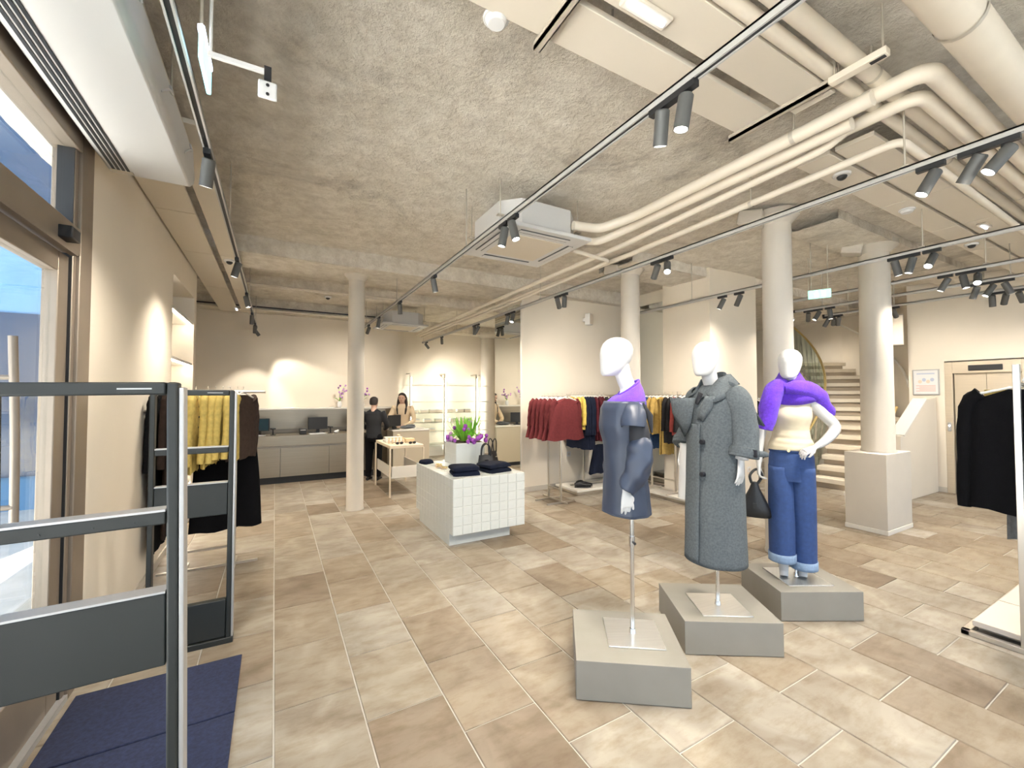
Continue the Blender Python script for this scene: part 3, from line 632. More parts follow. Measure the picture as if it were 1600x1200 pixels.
# left rail: bar along X
LRAIL = rail_stand('steel clothes rail with mustard cardigans behind the further gate', -.49,4.62,0,.41,1.585)
MB().tube([(-.41,.19,1.585),(.41,.19,1.585)], .011, 10).build('hanging_bar', RAILM, LRAIL)
MB().box(-.19,0,1.57,-.17,.19,1.59).build('bar_bracket', RAILM, LRAIL); MB().box(.17,0,1.57,.19,.19,1.59).build('bar_bracket', RAILM, LRAIL)
LX = [(-.855,'shirt',G_BLACK,1.28,.225,'long black coat at the wall end of the cardigan rail','coat',.62,1.2,0),
      (-.775,'shirt',G_BROWN,1.16,.22,'dark brown long coat beside the black coat on the cardigan rail','coat',.6,1.15,0),
      (-.69,'shirt',G_BROWN,1.20,.22,'dark brown long dress next to the mustard cardigans','dress',.6,1.1,0),
      (-.61,'shirt',G_YEL,.66,.20,'mustard knit cardigan, first from the wall on the left rail','cardigan',.60,1.05,4),
      (-.52,'shirt',G_YEL,.62,.20,'mustard knit cardigan, second from the wall on the left rail','cardigan',.58,1.05,4),
      (-.465,'shirt',G_YEL,.60,.20,'mustard knit cardigan, third from the wall on the left rail','cardigan',.58,1.05,4),
      (-.41,'shirt',G_YEL,.56,.20,'mustard knit cardigan, fourth from the wall on the left rail','cardigan',.55,1.05,4),
      (-.355,'shirt',G_YEL,.55,.20,'mustard knit cardigan, fifth from the wall on the left rail','cardigan',.55,1.05,4),
      (-.30,'shirt',G_YEL,.58,.20,'mustard knit cardigan closest to the dark brown jacket','cardigan',.55,1.05,4),
      (-.255,'shirt',G_DKBR,.58,.21,'dark brown short jacket at the aisle end of the cardigan rail','jacket',.56,1.15,0),
      (-.38,'shirt',G_BLACK,1.26,.21,'long black dress at the aisle end of the cardigan rail','dress',None,1.4,0)]
for i,(x,k,m,L,W,lab,cat,sl,fl,bt) in enumerate(LX):
    garment(k, m, cat, lab, cat, (x,4.81 if 'long black dress' in lab else 4.62,1.60), R(12) if 'long black dress' in lab else R(66) if 'short jacket' in lab else R(90)+R(random.uniform(-4,4)), 'clothes on the left rail', i, L, W, fl, sl, .020, .006, bt)
# maroon rail: bar along Y
rail_stand('freestanding steel rail of maroon tops in front of the partition', 3.61,5.15,R(90),.34,1.535)
for i in range(6):
    y = 4.85+i*.115
    garment('shirt', G_MAROON, 'maroon_top', ['maroon top nearest the viewer on its rail','maroon top second from the front of its rail','maroon top third from the front of its rail','maroon top fourth from the front of its rail','maroon top fifth from the front of its rail','maroon top at the back end of its rail'][i], 'top', (3.60+.01*(i%2),y,1.55), R(random.uniform(-2,2)), 'maroon tops', i, .58, .22, 1.55, .42, .036, .010)
# wall rail along the partition, bar along X
t = rail_stand('long wall clothes rail along the partition', 4.72,5.50,0,.62,1.555,.085)
WX = [(4.17,G_PALEY,.50,'pale yellow knit nearest the maroon tops','cardigan',.44,1.1),(4.225,G_PALEY,.50,'pale yellow knit second from the maroon tops','cardigan',.44,1.1),(4.28,G_NAVY,.82,'long navy coat, first behind the pale yellow knits','coat',.6,1.2),
      (4.335,G_NAVY,.82,'long navy coat, second behind the pale yellow knits','coat',.6,1.2),(4.39,G_NAVY,.82,'long navy coat, third behind the pale yellow knits','coat',.6,1.2),(4.45,G_NAVY,.84,'long navy coat beside the burgundy coats','coat',.6,1.2),
      (4.52,G_BURG,.70,'burgundy coat, first after the navy coats','coat',.55,1.1),(4.59,G_BURG,.70,'burgundy coat, second after the navy coats','coat',.55,1.1),(4.66,G_BURG,.70,'burgundy coat, third after the navy coats','coat',.55,1.1),(4.75,G_CHAR,.7,'charcoal jacket behind the navy dress mannequin','jacket',.55,1.1),(4.84,G_BLACK,.75,'black jacket behind the navy dress mannequin','jacket',.55,1.1)]
for i,(x,m,L,lab,cat,sl,fl) in enumerate(WX):
    garment('shirt', m, cat, lab, cat, (x,5.47,1.57), R(90)+R(random.uniform(-4,4)), 'clothes on the partition rail', i, L, .22, fl, sl, .030, .009)
garment('skirt', G_NAVY, 'navy_skirt', 'navy flared skirt hung low beside the navy dress mannequin', 'skirt', (4.62,5.34,.80), R(10), 'clothes on the partition rail', 3, .46, .20, 1.3, None, .04, .012)
# side rail along the pier, bar along Y
rail_stand('clothes rail against the pier with ochre trousers', 5.22,4.55,R(90),.50,1.555,.085)
PX = [(5.12,G_BURG,'shirt',.6,'burgundy jacket at the far end of the pier rail','jacket',.5),(5.0,G_BLACK,'shirt',.62,'black jacket, second from the far end of the pier rail','jacket',.5),(4.93,G_GREY,'shirt',.36,'grey marl top facing the room, first on the pier rail','top',.3),(4.86,G_GREY,'shirt',.36,'grey marl top facing the room, second on the pier rail','top',.3),
      (4.78,G_BLUE,'trouser',.80,'blue jeans hung beside the grey marl tops','jeans',None),(4.71,G_BLUE,'trouser',.80,'blue jeans hung beside the ochre trousers','jeans',None),(4.64,G_CAMEL,'shirt',.56,'ochre jacket, first after the blue jeans','jacket',.5),(4.57,G_CAMEL,'shirt',.56,'ochre jacket, second after the blue jeans','jacket',.5),
      (4.50,G_CAMEL,'trouser',.86,'ochre wide trousers, first after the ochre jackets','trousers',None),(4.44,G_CAMEL,'trouser',.86,'ochre wide trousers, second after the ochre jackets','trousers',None),(4.36,G_CHAR,'shirt',.68,'charcoal coat in front of the ochre trousers','coat',.5),(4.28,G_CHAR,'shirt',.68,'charcoal coat beside the brick red jacket','coat',.5),(4.20,G_RED,'shirt',.55,'brick red jacket beside the grey coat mannequin','jacket',.5),(4.12,G_CHAR,'shirt',.7,'charcoal coat at the near end of the pier rail','coat',.5)]
for i,(y,m,k,L,lab,cat,sl) in enumerate(PX):
    garment(k, m, cat, lab, cat, (5.22,y,1.57), R(random.uniform(-6,6)), 'clothes on the pier rail', i, L, .19 if k == 'shirt' else .12, 1.12, sl, .030, .009)
# low display platforms
def platform(label, x0, y0, x1, y1):
    t = thing('display_platform', label, 'platform', ((x0+x1)/2,(y0+y1)/2,0), 0, 'low white platforms'); a, b = (x1-x0)/2, (y1-y0)/2
    MB().box(-a,-b,.05,a,b,.085).build('top_board', SHELFW, t, bevel=.004); MB().box(-a+.04,-b+.04,0,a-.04,b-.04,.05).build('base', RAILM, t)
platform('low white platform under the partition rail', 4.08,5.22,5.4,5.80)
platform('low white platform under the pier rail', 5.06,3.98,5.46,5.10)
def shoe(label, x, y, z, rz, m):
    t = thing('shoe', label, 'shoe', (x,y,z), rz, 'black shoes on the platform')
    rings = []
    for u, w, h, zb in ((0,.030,.055,.02),(.1,.036,.075,.018),(.3,.034,.085,.018),(.5,.038,.060,.018),(.75,.045,.045,.018),(.93,.036,.036,.018),(1,.012,.026,.02)):
        rings.append([(w*math.cos(2*math.pi*k/14), -.26*u+.13, zb+h/2+h/2*math.sin(2*math.pi*k/14)) for k in range(14)])
    MB().loft(rings).build('upper', m, t)
    MB().ext([(.036*math.cos(a)*(1 if math.sin(a) > -.2 else 1.2), .135*math.sin(a)) for a in [2*math.pi*k/18 for k in range(18)]], 0, .02).build('sole', DARK, t)
    MB().box(-.02,.07,.0,.02,.125,.022).build('heel', DARK, t)
shoe('left black leather shoe on the partition platform', 4.30,5.36,.085,R(70),LEATHER); shoe('right black leather shoe on the partition platform', 4.38,5.42,.085,R(60),LEATHER)
# mirrors
def mirror(label, x0, y0, z0, x1, y1, z1):
    t = thing('wall_mirror', label, 'mirror', ((x0+x1)/2,(y0+y1)/2,z0)); 
    cx, cy = (x0+x1)/2, (y0+y1)/2
    MB().box(x0-cx,y0-cy,0,x1-cx,y1-cy,z1-z0).build('glass', MIRROR, t)
    MB().box(x0-cx+.006,y0-cy-.008,0,x1-cx+.004,y0-cy,z1-z0).build('edge_strip', SHELFW, t)
mirror('tall mirror on the partition end reflecting the till counter', 3.452,5.88,.02,3.468,6.78,3.05)
mirror('tall mirror beside the pier behind the ochre clothes', 5.905,4.78,.02,5.918,5.84,3.2)
# rail beyond the pier
rail_stand('small clothes rail seen between the pier and the columns', 6.95,4.3,R(70),.3,1.5)
for i in range(3):
    garment('shirt', [G_BLACK,G_BURG,G_BLACK][i], 'coat', ['black coat at the near end of the rail beyond the pier','burgundy coat in the middle of the rail beyond the pier','black coat at the far end of the rail beyond the pier'][i], 'coat', (6.95-.03+.04*i,4.16+.13*i,1.515), R(-20), 'coats beyond the pier', 20+i, [.95,.8,.95][i], .21, 1.15, .55, .04, .01)

# ================================================================== TILED ISLAND
isl = thing('tiled_island', 'white tiled display island with folded knitwear on top', 'display island', (2.0,4.66,0))
IX, IY, IZ0, IZ1 = .42, .63, .13, .70
MB().box(-IX+.006,-IY+.006,IZ0+.006,IX-.006,IY-.006,IZ1-.006).build('core', CERG, isl)
MB().box(-IX+.006,-IY+.12,0,IX-.12,IY-.12,IZ0+.006).build('recessed_base', TILEW, isl, bevel=.003)
tl = {}
def face_tiles(o, u, v, nu, nv, su, sv, nrm):
    key = (round(su,4), round(sv,4), tuple(nrm))
    U, V, Nn = Vector(u), Vector(v), Vector(nrm)
    if key not in tl:
        g = .0022; e = .003; a = [(g,g),(su-g,g),(su-g,sv-g),(g,sv-g)]; b = [(g+e,g+e),(su-g-e,g+e),(su-g-e,sv-g-e),(g+e,sv-g-e)]
        tl[key] = MB().loft([[U*p+V*q for p,q in a], [U*p+V*q+Nn*.003 for p,q in a], [U*p+V*q+Nn*.006 for p,q in b]]).mesh('tile', TILEW, smooth=False)
    for i in range(nu):
        for j in range(nv):
            t = bpy.data.objects.new('tile', tl[key]); COL.objects.link(t); t.parent = isl; t.location = Vector(o)+U*su*i+V*sv*j
b_ = .006
face_tiles((-IX,-IY+b_,IZ0),(1,0,0),(0,0,1),8,6,.84/8,.57/6,(0,-1,0))
face_tiles((-IX+b_,IY,IZ0),(0,-1,0),(0,0,1),12,6,1.26/12,.57/6,(-1,0,0))
face_tiles((-IX,-IY,IZ1-b_),(1,0,0),(0,1,0),8,12,.84/8,1.26/12,(0,0,1))
for o in (0,): MB().box(IX-.006,-IY,IZ0,IX,IY,IZ1).box(-IX,IY-.006,IZ0,IX,IY,IZ1).build('rear_cladding', TILEW, isl)
# planter block
pb = thing('planter_block', 'small white tiled planter block holding the tulips', 'planter', (2.12,5.0,.70)); 
MB().ext([(-.20,-.20),(.16,-.20),(.20,-.16),(.20,.20),(-.20,.20)],0,.265).build('body', TILEW, pb, bevel=.006); MB().box(-.165,-.165,.266,.165,.165,.272).build('soil', mat('soil',(.05,.035,.02),.95), pb)
for k in (-.07,.06): MB().box(k-.001,-.2012,.01,k+.001,-.2,.255).build('joint', CERG, pb)
MB().box(-.2,-.2012,.13,.16,-.2,.132).build('joint', CERG, pb); MB().box(-.2012,-.2,.13,-.2,.2,.132).build('joint', CERG, pb)
tp = thing('tulip_bouquet', 'bunch of purple tulips with bright green leaves on the island', 'flowers', (2.12,5.0,.975))
rr_ = random.Random(3)
def leaf(mb, base, tip, w, bow):
    b, p = Vector(base), Vector(tip); mid = b.lerp(p,.5)+Vector(bow); pts = bez([b, mid, p], 7); d = (p-b).normalized(); s = d.cross(Vector((0,0,1)));
    if s.length < .1: s = Vector((1,0,0))
    s.normalize(); V = []; Fs = []
    for i, q in enumerate(pts):
        ww = w*math.sin(math.pi*(.08+.88*i/7)); V += [q-s*ww, q+Vector((0,0,-ww*.5)), q+s*ww]
    for i in range(7): a = i*3; Fs += [(a,a+1,a+4,a+3),(a+1,a+2,a+5,a+4)]
    mb.add(V, Fs)
for k in range(64):
    a = rr_.random()*6.283; h = rr_.uniform(.12,.33); r = rr_.uniform(.04,.24); m = MB()
    leaf(m, (.06*math.cos(a),.06*math.sin(a),0), (r*math.cos(a),r*math.sin(a),h), rr_.uniform(.012,.022), (.03*math.cos(a),.03*math.sin(a),.05)); m.build('leaf', GREEN, tp)
def bloom(p, s, m, parent):
    rings = []
    for u, r in ((0,.25),(.2,.75),(.5,1),(.8,.85),(1,.55)):
        rings.append([Vector(p)+Vector((s*r*(1+.12*math.cos(3*q))*math.cos(q), s*r*(1+.12*math.cos(3*q))*math.sin(q), s*2.1*(u-.4))) for q in [2*math.pi*k/12 for k in range(12)]])
    MB().loft(rings, True, False).build('bloom', m, parent)
for k in range(30):
    a = rr_.random()*6.283; low = rr_.random() < .72
    r = rr_.uniform(.20,.28) if low else rr_.uniform(.05,.2); h = rr_.uniform(-.01,.07) if low else rr_.uniform(.12,.25)
    p = (r*math.cos(a), r*math.sin(a), h); bloom(p, rr_.uniform(.022,.032), VIOLET if rr_.random() < .7 else LILAC, tp)
    MB().tube(bez([(0,0,0),(r*.5*math.cos(a),r*.5*math.sin(a),max(h,.08)+.08),p],6), .004, 6).build('stem', GREEN, tp)
# folded knits
def folded(label, x, y, z, rz, n, w, d, m, group, name='folded_sweater', cat='sweater'):
    for k in range(n):
        t = thing(name, label[k], cat, (x+.008*k*(-1)**k,y,z+k*.052), rz+R(3*k), group); rings = []
        for u in range(9):
            s = u/8; yy = -d/2+d*s; hh = .052*(1-.25*abs(2*s-1)**3); 
            rings.append([((w/2)*math.copysign(abs(math.cos(q))**.35, math.cos(q))*(1-.05*abs(2*s-1)**4), yy, hh/2+hh/2*math.copysign(abs(math.sin(q))**.6, math.sin(q))+.004*math.sin(4*math.cos(q)+3*s)) for q in [2*math.pi*i/24 for i in range(24)]])
        MB().loft(rings).build('folded_body', m, t, ang=80)
        MB().tube([(-w/2*.96,-d/2*.97,.012),(0,-d/2*1.0,.010),(w/2*.96,-d/2*.97,.012)],.008,8).build('fold_edge', m, t)
folded(['lower folded navy sweater at the near corner of the island','upper folded navy sweater at the near corner of the island'], 1.80,4.26,.70,R(-12),2,.30,.26,G_NAVY,'folded sweaters')
folded(['lower folded navy trousers beside the black handbag on the island','upper folded navy trousers beside the black handbag on the island'], 2.17,4.28,.70,R(6),2,.30,.27,NAVY,'folded trousers','folded_trousers','trousers')
folded(['folded dark scarf at the far left corner of the island'], 1.66,5.15,.70,R(20),1,.14,.12,G_NAVY,'folded scarves','folded_scarf','scarf')
def handbag(label, x, y, z, rz, w, h, m, tall=.2):
    t = thing('handbag', label, 'handbag', (x,y,z), rz)
    rings = []
    for u in range(9):
        s = u/8; ww = w/2*(1-.18*s); dd = .055*(1-.75*s)
        rings.append([(ww*math.copysign(abs(math.cos(q))**.5, math.cos(q)), dd*math.copysign(abs(math.sin(q))**.7, math.sin(q)), h*s-(.02*s*math.sin(q*2)**2)) for q in [2*math.pi*i/24 for i in range(24)]])
    MB().loft(rings).build('body', m, t)
    for s in (-1,1): MB().tube(spline([(-w*.28,s*.02,h*.9),(-w*.22,s*.03,h+tall*.7),(0,s*.035,h+tall),(w*.22,s*.03,h+tall*.7),(w*.28,s*.02,h*.9)],6), .007, 8).build('strap', m, t)
    MB().box(-.02,-.062,h*.55,.02,-.045,h*.62).build('buckle', CHROME, t)
    return t
handbag('black leather handbag with looped straps standing on the island', 2.22,4.60,.70,R(-15),.20,.14,LEATHER,.13)
handbag('small black leather handbag behind the folded trousers on the island', 2.38,4.74,.70,R(30),.20,.16,LEATHER,.15)
JEWEL = mat('pale_trinkets',(.72,.55,.38),.35,.3)
for k,(x,y,lab) in enumerate([(1.72,4.68,'pale bracelet coil nearest the folded sweaters on the island'),(1.70,4.80,'pale bracelet coil in the middle of the island edge'),(1.74,4.93,'pale bracelet coil beside the planter block')]):
    t = thing('bracelet', lab, 'jewellery', (x,y,.70), 0, 'bracelets on the island')
    MB().tube([(.035*math.cos(q),.035*math.sin(q),.008+.003*math.sin(3*q)) for q in [2*math.pi*i/20 for i in range(20)]], .007, 8).build('ring', JEWEL, t)
    MB().ell((.035,0,.014),.012,.012,.012,10,8).build('bead', GOLD, t)
    MB().tube([(.022*math.cos(q),.022*math.sin(q),.02) for q in [2*math.pi*i/16 for i in range(16)]], .005, 8).build('inner_ring', GOLD, t)

# ================================================================== SIDE TABLE
tb = thing('display_table', 'slim beige display table with sunglasses and a lower tray', 'table', (1.80,7.05,0)); TX, TY = .26, .52
WD = mat('table_beige',(.66,.56,.42),.5)
MB().box(-TX,-TY,.735,TX,TY,.78).build('table_top', WD, tb, bevel=.004); MB().box(-TX+.02,-TY+.02,.28,TX-.02,TY-.02,.30).box(-TX+.02,-TY+.02,.30,-TX+.035,TY-.02,.46).box(-TX+.02,-TY+.02,.30,TX-.02,-TY+.035,.46).box(TX-.035,-TY+.02,.30,TX-.02,TY-.02,.46).build('tray', SHELFW, tb, bevel=.003)
for a in (-1,1):
    for b in (-1,1): MB().box(a*TX-.012,b*TY-.012,0,a*TX+.012,b*TY+.012,.735).build('leg', WD, tb)
for k,(x,y,lab) in enumerate([(1.72,6.68,'dark sunglasses at the left front of the display table'),(1.92,6.66,'dark sunglasses at the right front of the display table')]):
    t = thing('sunglasses', lab, 'sunglasses', (x,y,.78), R(10), 'sunglasses on the table')
    for s in (-1,1): MB().ell((s*.034,0,.022),.030,.006,.021,14,8).build('lens', DARK, t); MB().tube([(s*.064,0,.03),(s*.066,.07,.028),(s*.064,.13,.012)],.003,6).build('temple', DARK, t)
    MB().tube([(-.008,0,.028),(0,-.002,.032),(.008,0,.028)],.003,6).build('bridge', DARK, t)
CARD = mat('kraft_box',(.66,.50,.30),.7); 
for k in range(5):
    t = thing('perfume_bottle', 'small amber bottle, %s from the left in the row on the display table' % ORD[k], 'bottle', (1.60+.055*k,6.86,.78), 0, 'bottles on the table')
    MB().cyl((0,0,0),(0,0,.06),.017,.017,12).cyl((0,0,.06),(0,0,.072),.017,.007,12).build('bottle_body', JEWEL, t); MB().cyl((0,0,.072),(0,0,.095),.009,.009,10).build('cap', GOLD, t)
t = thing('gift_stand', 'stepped pale display riser at the back of the display table', 'display riser', (1.74,7.12,.78)); MB().box(-.16,-.12,0,.16,.12,.04).build('lower_step', SHELFW, t, bevel=.003); MB().box(-.14,.0,.04,.14,.12,.08).build('upper_step', SHELFW, t, bevel=.003); MB().ell((.09,.06,.10),.03,.02,.02).build('ornament', JEWEL, t)
t = thing('gift_box', 'kraft coloured box on the right of the display table', 'box', (1.95,6.98,.78)); MB().box(-.07,-.09,0,.07,.09,.045).build('box_base', CARD, t, bevel=.002); MB().box(-.073,-.093,.045,.073,.093,.062).build('lid', CARD, t, bevel=.002)
for k in range(5):
    x = 1.62+.09*k; lab = 'rolled %s scarf, %s from the left in the table tray' % (['dark','brown','cream','dark','rose'][k], ORD[k])
    t = thing('rolled_scarf', lab, 'scarf', (x,6.78+.03*(k%2),.30), 0, 'scarves in the tray'); m_ = [G_CHAR,G_BROWN,CREAM,G_BLACK,G_BURG][k]
    MB().tube([(0,-.16,.045),(0,0,.05),(0,.2,.045)],[.038,.044,.038],10).build('roll', m_, t); MB().tube([(.01,-.165,.05),(.012,-.175,.02),(.02,-.18,.01)],.010,8).build('end_tuft', m_, t)

# ================================================================== TILL COUNTERS
ct = thing('till_counter', 'long brushed steel till counter along the back wall', 'counter', (-.4,8.75,0))
for k in range(4): MB().box(-1.08+k*.79,-.26,.12,-1.08+(k+1)*.79-.004,.25,.62).build('front_panel', STEEL, ct, bevel=.002)
MB().box(-1.08,-.25,.62,2.09,.25,.64).box(-1.08,-.24,.64,2.09,.25,.66).build('shadow_line', mat('steel_shadow',(.30,.27,.23),.4,.8), ct)
MB().box(-1.08,-.27,.66,2.09,.26,.84).build('upper_panel', STEEL, ct, bevel=.003); MB().box(-1.08,-.20,0,2.09,.24,.12).build('toe_kick', DARK, ct)
bp = thing('back_counter', 'tall stainless steel back panel shelf below the bare wall', 'counter', (-.3,9.62,0))
MB().box(-1.18,-.2,0,2.7,.22,1.27).build('steel_front', STEEL, bp, bevel=.003); MB().box(-1.18,-.215,1.27,2.7,.22,1.30).build('ledge', SHELFW, bp, bevel=.003); MB().box(-1.18,-.206,.86,2.7,-.2,.90).build('seam', mat('seam_dark',(.2,.18,.15),.5,.6), bp)
def monitor(label, x, y, rz, back):
    t = thing('till_monitor', label, 'monitor', (x,y,.84), rz, 'till screens')
    MB().box(-.17,-.018,.075,.17,.018,.30).build('screen_case', DARK, t, bevel=.006)
    MB().box(-.16,(.0185 if back else -.0195),.085,.16,(.0195 if back else -.0185),.29).build('screen', mat('screen_dark',(.02,.05,.07),.15), t)
    MB().box(-.03,.0,.0,.03,.03,.12).build('stand', DARK, t); MB().box(-.09,-.06,0,.09,.08,.012).build('foot', DARK, t, bevel=.004)
    MB().box(-.14,(.05 if back else -.2),0,.14,(.17 if back else -.08),.014).build('keyboard', WHITEP if not back else DARK, t, bevel=.003)
monitor('dark till screen at the left of the counter', -.24,8.80,R(-18),False)
monitor('dark till screen seen from behind in the middle of the counter', .72,8.82,R(8),True)
monitor('dark till screen at the right end of the counter', 1.42,8.85,R(20),True)
for x, y, lab in ((-.02,8.72,'card payment terminal beside the left till screen'),(.93,8.72,'card payment terminal beside the middle till screen')):
    t = thing('card_terminal', lab, 'card terminal', (x,y,.84), R(15), 'card terminals'); MB().cyl((0,0,0),(0,0,.1),.012,n=8).build('post', DARK, t); MB().box(-.035,-.05,.10,.035,.06,.125).build('keypad_body', DARK, t, bevel=.005); MB().box(-.028,.005,.1252,.028,.05,.127).build('display', mat('screen_dark',(0,0,0)), t); MB().cyl((0,0,0),(0,0,.01),.045,n=16).build('foot', DARK, t)
t = thing('receipt_printer', 'small black receipt printer left of the middle till screen', 'printer', (.46,8.74,.84)); MB().box(-.06,-.08,0,.06,.08,.10).build('case', DARK, t, bevel=.008); MB().box(-.045,-.082,.07,.045,-.078,.078).build('paper_slot', WHITEP, t); MB().box(-.04,-.1,.078,.04,-.08,.08).build('paper', WHITEP, t)
t = thing('paper_pad', 'white paper pad in front of the middle till screen', 'paper', (.70,8.60,.84), R(4)); MB().box(-.14,-.08,0,.14,.08,.012).build('sheets', WHITEP, t); MB().box(-.14,.06,.012,.14,.08,.018).build('binding', ALU, t)
t = thing('paper_pad', 'crumpled white tissue on the counter beside the slim column', 'tissue', (1.02,8.62,.84)); MB().ell((0,0,.025),.045,.04,.028,12,8).build('wad', WHITEP, t); MB().ell((.03,.01,.045),.025,.03,.02,10,6).build('fold', WHITEP, t)
c2 = thing('low_counter', 'square beige counter block the long-haired person leans behind', 'counter', (2.34,8.42,0)); MB().box(-.36,-.24,.08,.36,.24,.86).build('body', mat('counter_beige',(.50,.43,.32),.45,.3), c2, bevel=.004); MB().box(-.37,-.25,.86,.37,.25,.885).build('top', SHELFW, c2, bevel=.003); MB().box(-.32,-.2,0,.32,.2,.08).build('toe_kick', DARK, c2)
t = thing('till_monitor', 'dark till screen between the two people', 'monitor', (1.90,8.62,.885), R(25), 'till screens')
t.location = (2.06,8.40,.885); MB().box(-.15,-.015,.06,.15,.015,.28).build('screen_case', DARK, t, bevel=.006); MB().box(-.03,0,0,.03,.03,.1).build('stand', DARK, t); MB().box(-.08,-.06,0,.08,.07,.012).build('foot', DARK, t)
# orchids behind the counter
def orchid(label, x, y, z, s, seed):
    t = thing('orchid_vase', label, 'flowers', (x,y,z), 0, 'orchids behind the till'); rd = random.Random(seed)
    MB().loft([[(r*math.cos(2*math.pi*k/14), r*math.sin(2*math.pi*k/14), h) for k in range(14)] for r,h in ((.035,0),(.05,.05),(.04,.1),(.025,.13))], True, False).build('vase', WHITEP, t)
    for q in range(3):
        a = rd.random()*6.28; tip = (s*.16*math.cos(a), s*.08*math.sin(a), s*rd.uniform(.3,.48)); pts = bez([(0,0,.1),(0,0,s*.3),tip],6); MB().tube(pts,.004,6).build('stem', GREEN, t)
        for w in range(5): p = pts[6-w//1 if w < 6 else 0]; bloom(p+Vector((rd.uniform(-.03,.03),rd.uniform(-.02,.02),rd.uniform(-.02,.03))), .020, LILAC if rd.random()<.6 else VIOLET, t)
    for q in range(4): m = MB(); a = rd.random()*6.28; leaf(m,(0,0,.12),(.13*math.cos(a),.08*math.sin(a),.2),.014,(0,0,.05)); m.build('leaf', GREEN, t)
orchid('purple orchid vase on the steel ledge left of the slim column', 1.20,9.62,1.30,1.0,1)
orchid('orchid vase on the steel ledge right of the slim column', 1.66,9.62,1.30,.8,2)

# ================================================================== LIT GLASS SHELVES
sh = thing('glass_shelving', 'lit glass wall shelving with slim posts in the alcove', 'shelving', (4.0,10.45,0))
for x in (-1.05,-.15,.75,1.0):
    p_ = MB().box(x-.015,-.015,0,x+.015,.015,2.12).box(x-.015,.0,2.09,x+.015,.34,2.12).build('post', RAILM, sh); MB().box(x+.016,-.012,.2,x+.03,.012,2.0).build('light_tube', TUBE, p_)
for z in (.30,.62,.86,1.10,1.38,1.80):
    MB().box(-1.15,-.14,z,1.1,.30,z+.012).build('shelf_glass', GLASSG, sh); MB().box(-1.15,-.146,z,1.1,-.14,z+.014).build('shelf_edge', RAILM, sh)
WARMBOX = mat('pale_box',(.80,.72,.58),.6); n_ = 0
for z, xs in ((.874,(-.9,-.6,-.3,.1,.4)),(1.114,(-.95,-.7,-.45,-.3,.0,.3,.5)),(.632,(-.8,-.5,.2))):
    for x in xs:
        t = thing('shoe_box', 'cream box, %s from the left on the %s glass shelf' % (ORD[xs.index(x)], {.874:'third',1.114:'fourth',.632:'second'}[z]), 'box', (4.0+x,10.5,z), 0, 'boxes on the glass shelves'); MB().box(-.09,-.07,0,.09,.07,.06).build('base', WARMBOX, t, bevel=.003); MB().box(-.093,-.073,.06,.093,.073,.078).build('lid', WHITEP, t, bevel=.002)
t = thing('wall_cabinet', 'low cream cabinet under the lit glass shelves', 'cabinet', (4.0,10.45,0)); t.location = (4.0,10.62,0)
MB().box(-1.1,-.12,.0,1.1,.15,.26).build('body', SHELFW, t, bevel=.004); MB().box(-1.1,-.125,.12,1.1,-.12,.125).build('drawer_gap', CERG, t)

# ================================================================== STAIRS
st = thing('staircase', 'curved open staircase with pale treads and glass balustrade', 'staircase', (SC.x,SC.y,0))
TREAD = mat('tread_pale',(.78,.70,.57),.45,var=.04); RIS = mat('tread_under',(.50,.42,.32),.6)
ri, ro, dth = 3.0, 4.05, .078
def arc(r, t): return (r*math.sin(t), -r*math.cos(t))
for k in range(14):
    t0 = k*dth; t1 = t0+dth*1.12; z = .165*(k+1); n = 5
    poly = [arc(ri, lerp(t0,t1,i/n)) for i in range(n+1)]+[arc(ro, lerp(t1,t0,i/n)) for i in range(n+1)]
    tr = MB().ext(poly[::-1], z-.075, z).build('tread', TREAD, st, bevel=.006)
    MB().ext([arc(ri+.02,t0+.02), arc(ri+.02,t0+.04), arc(ro-.02,t0+.04), arc(ro-.02,t0+.02)][::-1], z-.165, z-.075).build('riser', RIS, tr)
gl = MB(); n = 16; A = []; B = []
for i in range(n+1):
    tt = lerp(-.01,1.13,i/n); x, y = arc(ri-.03, tt); zb = .165*(tt/dth+.3); A.append((x,y,zb)); B.append((x,y,zb+.85))
for i in range(0,n,2):
    q = [A[i],A[i+1],A[i+2],B[i+2],B[i+1],B[i]]; m = MB()
    m.add([Vector(p)*1 for p in (A[i],A[i+1],A[i+2],B[i],B[i+1],B[i+2])],[(0,1,4,3),(1,2,5,4)]); m.build('balustrade_pane', GLASSG, st, solid=.012)
MB().tube([(p[0],p[1],p[2]+.02) for p in B], .022, 10).build('handrail', GOLD, st)
MB().tube([(*arc(4.13,lerp(.36,1.12,i/20)), .165*lerp(.36,1.12,i/20)/dth+.95) for i in range(21)], .02, 8).build('wall_handrail', SHELFW, st)
MB().tube([(p[0],p[1],p[2]+.02) for p in [(*arc(ro-.05,.01),.92),(*arc(ro-.05,.19),1.34)]], .022, 8).build('outer_handrail', GOLD, st)
pp = thing('stair_parapet', 'sloping low cream parapet at the foot of the stairs', 'parapet', (7.95,2.66,0))
Mx = Matrix(((1,0,0,0),(0,0,1,0),(0,1,0,0),(0,0,0,1)))
MB().extm([(0,0),(1.40,0),(1.40,1.52),(.95,1.48),(.10,.96),(0,.96)],-.05,.08,Mx).build('wall_body', WALL, pp, bevel=.004); MB().extm([(.09,.955),(.95,1.475),(.95,1.505),(.07,.975)],-.07,.10,Mx).build('coping', SHELFW, pp)
t = thing('stair_downlight', 'bright floor level light at the bottom stair', 'light', (8.128,3.35,.08)); MB().cyl((0,0,0),(-.02,0,0),.035,n=14).build('bezel', ALU, t); MB().cyl((-.02,0,0),(-.024,0,0),.028,n=14).build('lens', LED, t)

